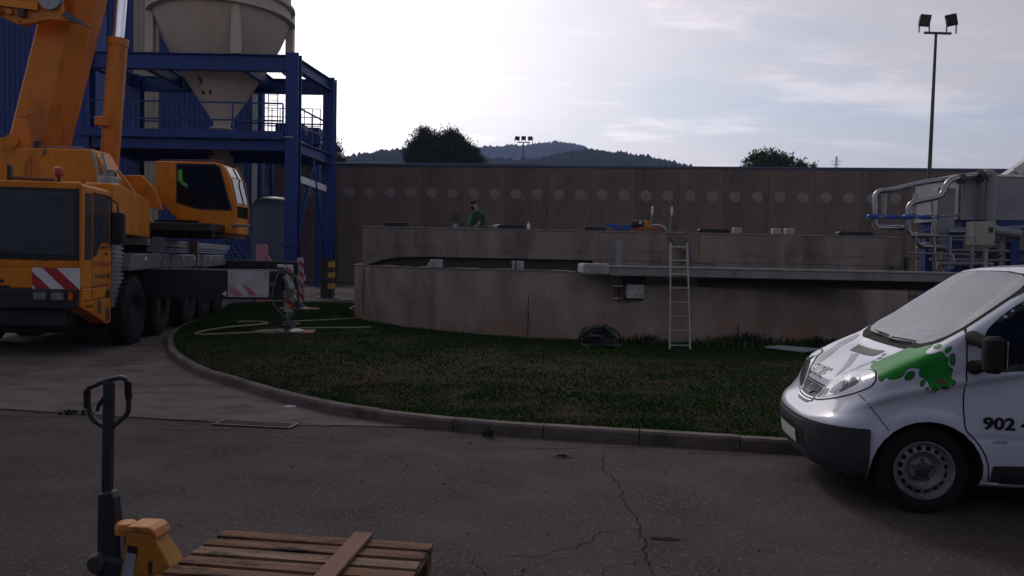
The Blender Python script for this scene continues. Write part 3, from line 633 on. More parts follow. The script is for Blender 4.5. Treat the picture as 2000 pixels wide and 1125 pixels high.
for i in range(-6, 34):
    tt = T0 + i * SP
    if dm is None:
        o = MB().lathe([(0.0, -0.032), (0.375, -0.032), (0.405, -0.018), (0.405, 0.05)], (0, 0, 0), 'Y', 28).build('disc', 'disc', wh); dm = o
    else:
        o = dm.copy(); col.objects.link(o)
    o.location = (tt, 0, 6.93 + rnd.uniform(-.01, .01))
# ------------------------------------------------------------------ blue clad building on the left
BY = 45.0
bl = empty('blue_building', (-25, BY, 0), 0, 'tall blue ribbed metal clad factory building behind the crane', 'building')
def ribbed(x0, x1, y, z0, z1, pitch=0.30, d=0.045):
    m = MB(); x = x0; prof = []
    while x < x1 - 1e-6:
        prof += [(x, 0), (x + pitch * .42, 0), (x + pitch * .52, -d), (x + pitch * .90, -d)]; x += pitch
    prof.append((x1, 0)); n = len(prof)
    V = [(a, y + b, z0) for a, b in prof] + [(a, y + b, z1) for a, b in prof]
    return m.add(V, [(i, i + 1, n + i + 1, n + i) for i in range(n - 1)])
HT = 21.0
def cl(x0, x1, y, material, z0=0, z1=HT):
    return ribbed(x0, x1, y, z0, z1).build('cladding_sheet', material, bl, world=True, fix=False)
x = -45.0
while x < -24.6:
    cl(x, min(x + 2.4, -24.55), BY, 'clad'); x += 2.4
MB().box(-24.55, -23.75, BY - .10, BY + .1, 0, HT).build('corner_trim', 'cladtrim', bl, world=True)
for x0, x1, mm in ((-23.75, -22.25, 'clad'), (-22.25, -20.75, 'cladbeige'), (-20.75, -18.35, 'clad'), (-18.35, -16.55, 'clad'), (-16.55, -14.75, 'clad')):
    cl(x0, x1, BY, mm)
MB().box(-14.75, -14.60, BY - .08, BY + .1, 0, HT).build('corner_trim', 'cladtrim', bl, world=True)
MB().prism([(-45, BY + .1), (-14.62, BY + .1), (-24.0, BY + 20), (-45, BY + 20)], 'Z', 0, HT - .02).build('wall', 'clad', bl, world=True)
MB().tube([(-15.05, BY - .3, 4.2), (-15.05, BY - .3, 11.3)], 0.17, 12).build('downpipe', 'galv', bl, world=True, smooth=True)

# ------------------------------------------------------------------ unseen hall added behind the viewpoint to darken surfaces facing the camera
hb_ = empty('unseen_shade_hall', (0, -17, 0), 0, 'unseen blue clad hall added behind the viewpoint to cut the light', 'building'); hb_['kind'] = 'structure'
MB().box(-38, 34, -36, -17.2, 0, 9.5).build('wall', 'clad', hb_, world=True)
for k in range(30): ribbed(-38 + k * 2.4, -38 + k * 2.4 + 2.4, -17.1, 0.6, 9.5).build('cladding_sheet', 'clad', hb_, world=True, fix=False)
MB().box(-38, 34, -17.15, -16.95, 0, .6).build('plinth', 'slab', hb_, world=True)
MB().box(-38.1, 34.1, -36.1, -16.9, 9.5, 9.75).build('eaves', 'cladtrim', hb_, world=True)

# ================================================================== silo and its blue steel frame
fr = empty('silo_stand', (-13, 34, 0), 0, 'blue steel support frame with railed platform under the silo', 'frame')
def Icol(x, y, z0, z1, w=0.5, axis=0):
    m = MB(); tf = 0.05
    m.box(x - w / 2, x + w / 2, y - w / 2, y - w / 2 + tf, z0, z1).box(x - w / 2, x + w / 2, y + w / 2 - tf, y + w / 2, z0, z1).box(x - .03, x + .03, y - w / 2 + tf, y + w / 2 - tf, z0, z1)
    return m
def Hcol(x, y, z0, z1, w=0.5):                    # flanges face left and right: web faces the yard
    m = MB(); tf = 0.05
    m.box(x - w / 2, x - w / 2 + tf, y - w / 2, y + w / 2, z0, z1).box(x + w / 2 - tf, x + w / 2, y - w / 2, y + w / 2, z0, z1).box(x - w / 2 + tf, x + w / 2 - tf, y - .03, y + .03, z0, z1)
    return m
CX0, CX1, CY0, CY1 = -17.6, -9.10, 31.7, 35.9
FT = 10.15
for (x_, y_) in ((CX0, CY0), (CX0, CY1)):
    Icol(x_, y_, 0.03, FT, .52).build('column', 'steelblue', fr, world=True)
Icol(CX1, CY0, 0.03, FT, .52).build('column', 'steelblue', fr, world=True)
c2 = Icol(CX1 + .48, CY1, 0.03, FT, .52).build('column', 'steelblue', fr, world=True)
MB().box(CX1 + .48 - .265, CX1 + .48 + .265, CY1 - .268, CY1 + .268, 0.05, 1.80).build('black_band', 'black', c2, world=True)
for k in range(3): MB().box(CX1 + .48 + .06, CX1 + .48 + .272, CY1 - .274, CY1 + .274, 0.42 + k * .50, 0.68 + k * .50).build('warning_band', 'stripeyellow', c2, world=True)
for (x_, y_) in ((CX0, CY0), (CX0, CY1), (CX1, CY0), (CX1 + .48, CY1)):
    MB().cbox((x_, y_, 0.02), (.8, .8, .04)).build('base_plate', 'steelblue', fr, world=True)
def Ibeam_x(x0, x1, y, z0, z1, w=.32):
    t = .04; return MB().box(x0, x1, y - w / 2, y + w / 2, z0, z0 + t).box(x0, x1, y - w / 2, y + w / 2, z1 - t, z1).box(x0, x1, y - .02, y + .02, z0 + t, z1 - t)
def Ibeam_y(x, y0, y1, z0, z1, w=.32, dx=0.0):
    t = .04; m = MB()
    for (a, b, c, d) in ((w / 2, w / 2, z0, z0 + t), (w / 2, w / 2, z1 - t, z1), (.02, .02, z0 + t, z1 - t)):
        m.add([(x - a, y0, c), (x + b, y0, c), (x + b + dx, y1, c), (x - a + dx, y1, c), (x - a, y0, d), (x + b, y0, d), (x + b + dx, y1, d), (x - a + dx, y1, d)],
              [(0, 3, 2, 1), (4, 5, 6, 7), (0, 1, 5, 4), (1, 2, 6, 5), (2, 3, 7, 6), (3, 0, 4, 7)])
    return m
for y_, e in ((CY0, 0.26), (CY1, .26)):
    dxx = .48 if y_ == CY1 else 0
    Ibeam_x(CX0 + e, CX1 + dxx - e, y_, 9.42, 10.08).build('top_beam', 'steelblue', fr, world=True)
    Ibeam_x(CX0 + e, CX1 + dxx - e, y_ - .1, 6.18, 6.68).build('platform_beam', 'steelblue', fr, world=True)
for x_, dxx in ((CX0, 0), (CX1, .48)):
    Ibeam_y(x_, CY0 + .26, CY1 - .26, 9.55, 10.06, dx=dxx).build('top_beam', 'steelblue', fr, world=True)
    Ibeam_y(x_, CY0 + .26, CY1 - .26, 6.18, 6.66, dx=dxx).build('platform_beam', 'steelblue', fr, world=True)
for x_ in (-15.4, -12.9 + 1.6):
    Ibeam_y(x_, CY0 + .18, CY1 - .18, 9.55, 10.06, w=.25).build('cross_beam', 'steelblue', fr, world=True)
MB().box(CX0 - .2, CX1 + .1, CY0 - .3, CY1 + .3, 6.70, 6.76).build('platform_deck', 'galv', fr, world=True)
MB().box(CX0 - .2, CX1 - .32, CY0 - .38, CY0 - .30, 6.62, 6.95).build('toe_board', 'steelblue', fr, world=True)
def railing(p, q, z, n, rails=(0.62, 1.32), tops=1.32):
    p = Vector((p[0], p[1], 0)); q = Vector((q[0], q[1], 0))
    for h in rails: MB().bar((p.x, p.y, z + h), (q.x, q.y, z + h), .06, .06).build('rail', 'steelblue', fr, world=True)
    for i in range(n + 1):
        c = p.lerp(q, i / n); MB().bar((c.x, c.y, z), (c.x, c.y, z + tops - .03), .06, .06).build('rail_post', 'steelblue', fr, world=True)
railing((CX0, CY0 - .26), (CX1 - .35, CY0 - .26), 6.76, 4)
railing((CX0, CY1 + .25), (CX1 + .2, CY1 + .25), 6.76, 4)
railing((CX1 + .02, CY0 + .3), (CX1 + .42, CY1 - .3), 6.76, 2)
for a, b in (((CX1 + .24, 33.9, 5.95), (CX1 - .05, 32.1, 1.9)), ((CX1 + .26, 33.9, 5.95), (CX1 + .45, 35.6, 1.75))):
    MB().bar(a, b, .11, .11).build('brace', 'steelblue', fr, world=True)
MB().bar((CX1 + .24, 33.9, 5.9), (CX1 + .24, 33.9, 6.2), .16, .16).build('brace_head', 'steelblue', fr, world=True)
MB().bar((CX1 + .05, 32.0, 5.15), (CX1 + .42, 35.6, 5.05), .06, .28).build('cable_tray', 'white', fr, world=True)
MB().box(CX1 - .36, CX1 + .30, CY0 - .30, CY0 - .27, 2.3, 2.42).build('bracket', 'steelblue', fr, world=True)

si = empty('silo', (-12.9, 34.0, FT - .1), 0, 'beige conical silo standing on the blue frame', 'silo')
SX, SY = -12.9, 34.0
MB().lathe([(2.88, 12.3), (2.88, 22), (0.3, 23.2)], (SX, SY, 0), 'Z', 64).build('shell', 'silo', si, world=True, smooth=True)
MB().lathe([(0.36, 7.45), (0.36, 7.7), (1.05, 8.75), (1.88, 10.1), (2.45, 11.2), (2.78, 12.0), (2.88, 12.3)], (SX, SY, 0), 'Z', 64).build('cone', 'silo', si, world=True, smooth=True)
for z in (12.18, 12.75):
    MB().lathe([(2.87, z - .06), (3.06, z - .06), (3.06, z + .06), (2.87, z + .06)], (SX, SY, 0), 'Z', 64).build('ring_flange', 'silo', si, world=True, smooth=True)
for ang, dark in ((-60, 0), (205, 0), (20, 1), (115, 1)):
    a = R(ang); x_, y_ = SX + 2.85 * math.cos(a), SY + 2.85 * math.sin(a)
    y_ = min(max(y_, CY0 + .0), CY1)
    MB().cbox((x_, y_, (FT - .07 + 12.9) / 2), (.34, .34, 12.9 - FT + .07)).build('leg', 'silo', si, world=True, bevel=.02)
    MB().cbox((x_, y_, FT - .055), (.6, .5, .03)).build('foot_plate', 'silo', si, world=True)
MB().lathe([(0.36, 7.45), (0.5, 7.45), (0.5, 7.38), (0.33, 7.38), (0.33, 6.2), (.5, 6.2), (.5, 5.2), (.0, 5.2)], (SX, SY, 0), 'Z', 24).build('outlet', 'silo', si, world=True, smooth=True)
MB().cbox((SX - .2, SY - .2, 5.6), (2.2, .9, .55)).build('screw_feeder', 'grey', si, world=True, bevel=.03)
MB().tube([(SX - 1.2, SY - .9, 7.15), (SX - .4, SY - .8, 7.05), (SX + .9, SY - .7, 7.1)], .07, 8).build('air_pipe', 'stainless', si, world=True)
# warning sign with a triangle on the cone
def on_cone(ang, z, off):
    r_ = np.interp(z, [7.7, 8.75, 10.1], [.36, 1.05, 1.88]) + off
    return (SX + r_ * math.cos(ang), SY + r_ * math.sin(ang), z)
sgn = MB(); aa = R(-108)
V = [on_cone(aa + da, z, .02) for da, z in ((-.24, 9.02), (.24, 9.02), (0.0, 9.55))]
MB().add(V, [(0, 1, 2)]).build('warning_triangle', 'boxbeige', si, world=True, fix=False)
V = [on_cone(aa + da, z, .026) for da, z in ((-.035, 9.1), (.035, 9.1), (.03, 9.38), (-.03, 9.38))]
MB().add(V, [(0, 1, 2, 3)]).build('triangle_mark', 'print', si, world=True, fix=False)
V = [on_cone(aa + da, z, .02) for da, z in ((-.15, 8.72), (.28, 8.72), (.28, 8.86), (-.15, 8.86))]
MB().add(V, [(0, 1, 2, 3)]).build('caption_plate', 'print', si, world=True, fix=False)

# things round the frame
pv = empty('pressure_vessel', (-10.95, 35.2, 0), 0, 'dark blue domed pressure vessel behind the front column', 'tank')
MB().lathe([(1.0, 0.35), (1.02, 0.5), (1.02, 3.95), (.98, 4.18), (.80, 4.42), (.45, 4.56), (0, 4.60)], (0, 0, 0), 'Z', 40).build('shell', 'vessel', pv, smooth=True)
for a in (40, 160, 280):
    MB().cbox((.8 * math.cos(R(a)), .8 * math.sin(R(a)), .22), (.14, .14, .44)).build('leg', 'vessel', pv)
MB().tube([(1.06, -.4, 2.3), (1.06, -.4, 2.95)], .03, 8).build('gauge_tube', 'white', pv)
stv = empty('steel_stair', (-12.4, 31.0, 0), 0, 'blue steel stair with pale treads beside the vessel', 'stairs')
for y_ in (30.7, 31.5): MB().bar((-12.4, y_, 3.4), (-10.15, y_, 0.1), .06, .28).build('stringer', 'steelblue', stv, world=True)
for k in range(13):
    f_ = (k + .5) / 13; MB().cbox((-12.4 + 2.25 * f_, 31.1, 3.4 - 3.3 * f_), (.26, .74, .04)).build('tread', 'galv', stv, world=True)
for h in (.55, 1.0): MB().bar((-12.3, 30.66, 3.3 + h), (-10.2, 30.66, .2 + h), .045, .045).build('handrail', 'steelblue', stv, world=True)
for f_ in (.05, .5, .95): MB().bar((-12.4 + 2.25 * f_, 30.66, 3.4 - 3.3 * f_), (-12.4 + 2.25 * f_, 30.66, 4.4 - 3.3 * f_), .045, .045).build('rail_post', 'steelblue', stv, world=True)
# far railed gallery behind the frame
ga = empty('roof_gallery', (-13.2, 50, 0), 0, 'distant blue plant gallery with thin railings beyond the platform', 'gallery')
MB().box(-16.0, -12.4, 49.2, 52, 9.1, 9.6).build('deck', 'steelblue', ga, world=True)
MB().box(-15.4, -13.6, 49.6, 51.5, 9.6, 10.4).build('plant_housing', 'clad', ga, world=True)
MB().box(-13.3, -12.6, 49.6, 51.5, 9.6, 10.2).build('plant_housing', 'clad', ga, world=True)
for x_ in (-15.6, -12.6): MB().box(x_ - .12, x_ + .12, 49.4, 49.7, 0, 9.1).build('column', 'steelblue', ga, world=True)
for h in (.6, 1.15, 1.7): MB().bar((-16.0, 49.2, 9.6 + h), (-12.4, 49.2, 9.6 + h), .045, .045).build('rail', 'steelblue', ga, world=True)
for k in range(8): MB().bar((-16.0 + k * .514, 49.2, 9.6), (-16.0 + k * .514, 49.2, 11.3), .045, .045).build('rail_post', 'steelblue', ga, world=True)
for x_ in (-15.7, -15.1): MB().bar((x_, 49.1, 9.6), (x_, 49.1, 13.0), .05, .05).build('ladder_rail', 'steelblue', ga, world=True)
for k in range(10): MB().bar((-15.7, 49.1, 9.8 + k * .33), (-15.1, 49.1, 9.8 + k * .33), .03, .03).build('ladder_rung', 'steelblue', ga, world=True)
ps = empty('pink_board', (-9.65, 29.6, 0), 0, 'faded pink board standing behind the outrigger beam', 'board')
MB().prism([(-.22, 0), (.22, 0), (.22, 2.25), (.10, 2.33), (-.22, 2.30)], 'Y', -.06, .06).build('sheet', 'pink', ps, bevel=.01)
MB().prism([(.24, 0), (.40, 0), (.36, 1.7), (.26, 1.9)], 'Y', -.05, .05).build('side_strip', 'pink', ps)
MB().bar((-.5, 0, 0), (-.28, 0, 1.6), .05, .05).build('prop', 'pink', ps)

# ================================================================== the concrete tank
tk = empty('settling_tank', (TC[0], TC[1], 0), 0, 'round weathered concrete settling tank with a straight higher wall', 'tank')
RIM = 1.68
def arc_wall(r0, r1, z0, z1, a0, a1, n=120, wob=0.0):
    V = []; F = []
    for i in range(n + 1):
        a = a0 + (a1 - a0) * i / n; c, s = math.cos(a), math.sin(a)
        dz = wob * mnoise.noise((a * 14, 0, 3))
        for r_, z in ((r1, z0), (r1, z1 + dz), (r0, z1 + dz), (r0, z0)): V.append((r_ * c, r_ * s, z))
    for i in range(n):
        for k in range(4): F.append((i * 4 + k, i * 4 + (k + 1) % 4, (i + 1) * 4 + (k + 1) % 4, (i + 1) * 4 + k))
    F += [(0, 1, 2, 3), (n * 4 + 3, n * 4 + 2, n * 4 + 1, n * 4)]
    return MB().add(V, F)
arc_wall(TR - .3, TR, 0.0, RIM - .035, 0, 2 * math.pi * .9999).build('outer_wall', 'tank', tk, smooth=True)
arc_wall(TR - .31, TR + .012, RIM - .033, RIM, 0, 2 * math.pi * .9999, 200, .03).build('rim', 'rim', tk, smooth=True)
MB().lathe([(0, .35), (TR - .3, .35)], (0, 0, 0), 'Z', 48).build('floor', 'sludge_shade', tk)
# straight wall along a chord, with a slot under it, and the deck behind it
CYW = 21.0 - TC[1]
MB().box(-4.12 - TC[0], 10.62 - TC[0], CYW, CYW + .35, 1.93, 2.70).build('chord_wall', 'tallwall', tk, bevel=.015)
MB().box(-4.13 - TC[0], 10.63 - TC[0], CYW - .012, CYW + .36, 2.702, 2.745).build('wall_cap', 'rim', tk, bevel=.01)
MB().prism([(-4.10 - TC[0], .3), (-3.95 - TC[0], .3), (-3.95 - TC[0], 1.70), (-3.55 - TC[0], 1.83), (-3.15 - TC[0], 1.90), (-2.7 - TC[0], 1.928), (-4.10 - TC[0], 1.928)], 'Y', CYW + .004, CYW + .34).build('wall_pier', 'tallwall', tk)
MB().box(2.2 - TC[0], 10.3 - TC[0], CYW + .003, CYW + .19, .3, 1.927).build('wall_pier', 'tallwall', tk)
MB().box(-3.94 - TC[0], 10.3 - TC[0], CYW + .20, CYW + .345, .3, 1.928).build('back_wall', 'sludge_shade', tk)
for x0_, x1_, z_ in ((-3.3, -1.4, 2.20), (-.9, .9, 2.14), (1.2, 2.6, 2.16), (3.0, 4.9, 2.20), (5.6, 7.0, 2.15), (7.3, 9.6, 2.18)):
    MB().box(x0_ - TC[0], x1_ - TC[0], CYW - .012, CYW - .001, z_, z_ + .012).build('board_mark', 'tallwall', tk)
MB().lathe([(0, 1.80), (TR - .32, 1.80)], (0, 0, 0), 'Z', 48, R(-22), R(202)).build('deck', 'slab', tk)
MB().box(10.3 - TC[0], 10.62 - TC[0], CYW + .35, CYW + 3.0, .3, 2.70).build('return_wall', 'tallwall', tk)
# straight walkway slab over the near rim
sx0, sx1 = 1.46, 9.35
sl_ = MB().box(sx0 + .55 - TC[0], sx1 - TC[0], 15.82 - TC[1], 17.4 - TC[1], 1.60, 1.775).build('walkway_slab', 'slab', tk, bevel=.02)
MB().box(sx0 + .56 - TC[0], sx1 - .01 - TC[0], 15.80 - TC[1], 17.39 - TC[1], 1.777, 1.815).build('slab_topping', 'paleconc', tk)
MB().box(sx0 + .9 - TC[0], sx1 - TC[0], 16.42 - TC[1], 17.3 - TC[1], 1.40, 1.598).build('slab_downstand', 'sludge_shade', tk)  # dark colour stands in for the shade beneath the slab
MB().box(sx0 - TC[0], sx0 + .548 - TC[0], 15.79 - TC[1], 17.2 - TC[1], 1.61, 1.85).build('end_block', 'paleconc', tk, bevel=.05)
MB().box(2.2 - TC[0], 2.31 - TC[0], 16.2 - TC[1], 16.26 - TC[1], 1.817, 2.34).build('steel_post', 'galv', tk)
for k in range(2): MB().bar((2.5 - TC[0], 16.28 - TC[1], 1.50 - k * .05), (9.0 - TC[0], 16.25 - TC[1], 1.47 - k * .05), .022, .022).build('conduit', 'iron', tk)
for (px, pz0, pz1, w) in ((.37, 0.14, 1.25, .012), (4.9, .15, .62, .02), (-1.9, .2, 1.2, .006), (2.0, .2, .9, .005)):
    # vertical cracks in the outer wall, as thin dark slots
    r_ = random.Random(int(px * 100)); V = []; F = []
    n = 16; a0 = math.asin((px - TC[0]) / (TR + .004))
    for i in range(n + 1):
        z = pz0 + (pz1 - pz0) * i / n; ww = w * r_.uniform(.3, 1) * (1 if i < n - 2 else .4); da = r_.uniform(-.012, .012) / TR
        for s in (-1, 1):
            a = a0 + da + s * ww / TR; V.append(((TR + .004) * math.sin(a), -(TR + .004) * math.cos(a), z))
        if i: F.append((2 * i - 2, 2 * i - 1, 2 * i + 1, 2 * i))
    MB().add(V, F).build('wall_crack', 'crack', tk, fix=False)
# blocks standing on the near rim
def rim_block(px, label, seed):
    a = math.asin((px - TC[0]) / (TR - .15)); x_, y_ = px, TC[1] - (TR - .15) * math.cos(a)
    o = empty('concrete_block', (x_, y_, RIM - .005), a * .9, label, 'block', 'blocks on the tank rim')
    m = MB().box(-.10, .10, -.13, .13, 0, .19).build('block', 'paleconc', o, bevel=.015)
    return o
b1 = rim_block(-1.83, 'pale concrete block with a rubble lump on the left tank rim', 1)
MB().lathe([(0, .0), (.07, .01), (.085, .06), (.05, .12), (0, .135)], (-.17, 0, 0), 'Z', 7).build('rubble', 'paleconc', b1)
b2 = rim_block(.12, 'pale split concrete block on the rim under the worker', 2)
MB().box(-.012, .012, -.134, -.13, 0.002, .188).build('split', 'crack', b2)

# things lying on the straight wall
def on_wall(x, y=21.17, z=2.746): return (x, y, z)
for x0, x1, lab in ((-3.52, -2.84, 'black rubber mat on the wall near its left end'), (-.42, .32, 'black rubber mat on the wall right of the worker'),
                    (5.08, 5.92, 'black rubber mat on the wall beside the first pale block'), (8.90, 9.85, 'black rubber mat at the right end of the wall')):
    o = MB().prism([(x0, 0), (x1, 0), (x1, .07), (x1 - .05, .11), (x0 + .05, .11), (x0, .07)], 'Y', -.13, .13)
    o = o.build('rubber_mat', 'mat', bevel=.01); o.location = (0, 21.17, 2.748); tag(o, lab, 'mat', 'black mats on the tank wall')
for x_, lab, s in ((6.15, 'single pale block on the wall beside a black mat', .20), (7.23, 'left of the paired pale blocks on the wall', .2), (7.58, 'right of the paired pale blocks on the wall', .21)):
    o = MB().box(-.115, .115, -.1, .1, 0, s * .8).build('pale_block', 'boxbeige', bevel=.02); o.location = on_wall(x_); tag(o, lab, 'block', 'pale blocks on the tank wall')
pp = empty('pipe_stub', (-1.64, 21.9, 1.8), 0, 'upright grey pipe stub beside the worker', 'pipe')
MB().lathe([(0, 1.42), (.085, 1.42), (.085, 0)], (0, 0, 0), 'Z', 16).build('pipe', 'galv', pp, smooth=True)
MB().lathe([(.0, 1.43), (.10, 1.43), (.10, 1.10), (.086, 1.10)], (0, 0, 0), 'Z', 16).build('collar', 'iron', pp, smooth=True)
bt = empty('water_bottle', on_wall(.42), 0, 'pale bottle standing on the wall right of the worker', 'bottle')
MB().lathe([(0, 0), (.042, 0), (.042, .13), (.018, .17), (.018, .19)], n=12).build('body', 'white', bt, smooth=True)
MB().lathe([(.021, .185), (.021, .215), (0, .215)], n=10).build('cap', 'paleconc', bt)
dr = empty('drill', on_wall(-.72, 21.12, 2.75), 0, 'pale bodied demolition hammer lying on the wall by the worker', 'tool')
MB().tube([(.15, 0, .055), (.35, 0, .06)], [.035, .06], 10).build('gearbox', 'boxbeige', dr, smooth=True)
MB().tube([(.35, 0, .06), (.60, 0, .05)], [.055, .05], 10).build('motor', 'mat', dr, smooth=True)
MB().tube([(-.45, 0, .03), (.15, 0, .05)], .017, 8).build('chisel', 'iron', dr)
# wall saw: blue guard, dark motor, orange hoses
ws = empty('wall_saw', on_wall(2.95, 21.15), 0, 'wall saw with blue guard and dark motor lying on the tank wall', 'machine')
gd = MB().prism([(-.42, .20), (.42, .17), (.40, .14), (.16, .02), (-.12, .02), (-.40, .17)], 'Y', -.07, .07).build('guard', 'bluemachine', ws, bevel=.01)
MB().tube([(-.37, -.075, .165), (-.1, -.075, .035), (.14, -.075, .035), (.36, -.075, .145)], .008, 6).build('guard_rib', 'valve', gd)
MB().lathe([(0, -.085), (.045, -.085), (.045, -.07)], (-.02, 0, .115), 'Y', 14).build('badge', 'red', gd)
MB().box(-1.0, -.42, -.1, .1, 0, .10).build('bed', 'mat', ws, bevel=.02)
MB().lathe([(0, -.2), (.11, -.18), (.12, .1), (.06, .2), (0, .2)], (.46, 0, .2), 'X', 14).build('motor', 'black', ws, smooth=True)
MB().lathe([(0, .0), (.035, .0), (.035, .02), (0, .02)], (.52, -.13, .24), 'Y', 10).build('motor_cap', 'white', ws)
MB().cbox((.72, 0, .17), (.2, .14, .26)).build('gear_head', 'jack', ws, bevel=.03)
for k in range(3): MB().tube([(.30 + .1 * k, -.05, .02), (.55 + .08 * k, -.07, .12), (.8 + .07 * k, -.05, .10), (.98 + .06 * k, -.02, .01)], .022, 8).build('hose', 'orange', ws, smooth=True)
MB().tube([(.75, .05, .18), (1.05, .03, .20), (1.22, 0, .12), (1.26, -.05, .02)], .02, 8).build('guide_hose', 'whitedirty', ws, smooth=True)
def grab(x, lab):
    o = empty('grab_post', (x, 21.32, 1.8), 0, lab, 'handrail', 'grab posts at the deck ladder')
    MB().tube([(0, .04, 0), (.01, .03, 1.0), (.035, .0, 1.45)], .017, 8).build('post', 'galv', o, smooth=True)
    MB().tube([(.033, .0, 1.42), (.038, -.0, 1.52), (.038, -.0, 1.66)], [.019, .032, .03], 10).build('grip', 'white', o, smooth=True)
grab(3.80, 'left curved grab post above the tank ladder'); grab(4.34, 'right curved grab post above the tank ladder')
hz_ = MB().tube(catmull([(4.0, 21.3, 3.12), (4.1, 21.25, 2.98), (4.22, 21.1, 2.78), (4.28, 20.97, 2.62), (4.45, 20.95, 2.40), (4.75, 20.9, 2.2), (4.95, 20.8, 1.95), (5.4, 20.7, 1.9)], 5), .028, 8).build('water_hose', 'cablegrey', smooth=True)
tag(hz_, 'grey hose drooping over the wall below the grab posts', 'hose')
bc = MB().tube(catmull([(4.4, 21.2, 2.77), (4.9, 21.1, 2.80), (5.05, 21.05, 2.78), (5.06, 20.96, 2.6), (5.1, 20.95, 2.2)], 5), .012, 6).build('power_cable', 'cablegrey', smooth=True)
tag(bc, 'thin cable lying along the wall top and hanging down', 'cable')
ym = MB().prism([(5.09, 2.0), (5.14, 2.0), (5.14, 2.45), (5.09, 2.45)], 'Y', 20.985, 20.997).build('paint_mark', 'stripeyellow', tk, world=True)

# aluminium ladder leaning on the slab
ld = empty('ladder', (3.30, 14.95, lawn_z(3.3, 14.95)), 0, 'aluminium ladder leaning against the tank slab', 'ladder')
top = Vector((.10, .80, 2.15))
for s in (-1, 1):
    r0 = Vector((s * .20, 0, -.01)); r1 = r0 + top + Vector((-.03 * s, 0, 0))
    MB().bar(r0, r1, .028, .065, up=(0, 1, 0)).build('stile', 'alu', ld, bevel=.004)
    MB().cbox((s * .20, 0, .02), (.05, .09, .06)).build('foot', 'rubber', ld)
for k in range(8):
    f_ = (0.12 + k * .283) / 2.2 
    c = top * f_; hw = .20 - .03 * f_
    MB().tube([c + Vector((-hw, 0, 0)), c + Vector((hw, 0, 0))], .016, 8).build('rung', 'alu', ld)

# control box on the wall with pipe brackets
cb = empty('control_box', (2.62, 16.36, 1.12), .1, 'grey wall box with three buttons under the slab', 'control box')
MB().box(-.19, .19, -.06, .04, 0, .30).build('housing', 'boxgrey', cb, bevel=.02)
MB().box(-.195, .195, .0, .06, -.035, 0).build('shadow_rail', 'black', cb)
for k, mm in ((-.13, 'black'), (0, 'red'), (.13, 'black')):
    MB().lathe([(0, -.075), (.016, -.075), (.016, -.055)], (k, 0, .07), 'Y', 12).build('button', mm, cb)
MB().tube([(-.19, .0, .05), (-.24, -.02, .0), (-.32, .0, -.05), (-.35, .05, .05), (-.35, .08, .35)], .012, 6).build('cable', 'cable', cb)
br = empty('pipe_bracket', (2.26, 16.40, 1.08), .1, 'small rusty bracket frame on the tank beside the wall box', 'bracket')
for z in (.02, .28): MB().box(-.1, .1, -.06, 0.03, z, z + .03).build('arm', 'whitedirty', br)
MB().box(-.08, -.05, -.03, .03, .05, .28).build('upright', 'rust', br); MB().box(.05, .08, -.03, .03, .05, .28).build('upright', 'rust', br)

# cable heap on a board
cbd = empty('cable_heap', (1.80, 15.45, lawn_z(1.8, 15.45) + .0), 0, 'heap of coiled black cables on a low board by the tank', 'cables')
MB().cbox((0, -.05, .055), (.80, .50, .03)).build('board', 'iron', cbd, bevel=.005)
MB().cbox((-.3, -.05, .018), (.08, .5, .036)).build('runner', 'wood', cbd); MB().cbox((.3, -.05, .018), (.08, .5, .036)).build('runner', 'wood', cbd)
r_ = random.Random(5)
for k in range(52):
    rx = r_.uniform(.08, .24); hz2 = r_.uniform(.10, .36); cx_ = r_.uniform(-.22, .22); cy_ = r_.uniform(-.18, .12); tilt = r_.uniform(-.25, .25)
    pts = [(cx_ + rx * math.cos(a) + tilt * math.sin(a) * .3, cy_ + tilt * math.sin(a) + .05 * math.cos(2 * a), .085 + hz2 * math.sin(a)) for a in [math.pi * i / 12 for i in range(13)]]
    MB().tube(pts, r_.uniform(.012, .02), 6).build('cable_loop', 'cable' if k % 3 else 'cablegrey', cbd, smooth=True)
MB().lathe([(.30, .07), (.27, .14), (.18, .24), (0, .27)], (0, -.03, 0), 'Z', 9).build('bundle', 'rubber', cbd)
MB().tube([(-.35, -.1, .1), (-.5, -.15, .16), (-.56, -.16, .02)], .013, 6).build('cable_tail', 'cable', cbd)
bd = MB().prism([(-.55, .1), (-.15, .42), (.62, .12), (.05, -.38)], 'Z', 0, .03).build('pale_board', 'board', bevel=.004)
bd.location = (5.65, 15.3, lawn_z(5.65, 15.3) + .04); bd.rotation_euler = (.03, .02, 0); tag(bd, 'pale flat board lying on the grass near the van', 'board')

# ------------------------------------------------------------------ worker on the deck
def skin_mesh(name, verts, edges, radii, material, parent, sub=2, root=0):
    me = bpy.data.meshes.new(name); me.from_pydata(verts, edges, []); o = bpy.data.objects.new(name, me); col.objects.link(o)
    o.modifiers.new('skin', 'SKIN'); o.modifiers['skin'].use_smooth_shade = True
    if not me.skin_vertices:
        me.attributes  # created with the modifier below
    lay = me.skin_vertices[0] if me.skin_vertices else None
    if lay is None:
        b = bmesh.new(); b.from_mesh(me); b.verts.layers.skin.verify(); b.to_mesh(me); b.free(); lay = me.skin_vertices[0]
    for i, r_ in enumerate(radii):
        lay.data[i].radius = r_ if isinstance(r_, tuple) else (r_, r_); lay.data[i].use_root = (i == root)
    sm = o.modifiers.new('sub', 'SUBSURF'); sm.levels = sub; sm.render_levels = sub
    me.materials.append(M[material]); o.parent = parent; return o
wk = empty('person', (-1.02, 22.1, 1.80), 0, 'bearded worker in a green T-shirt looking down on the tank', 'person')
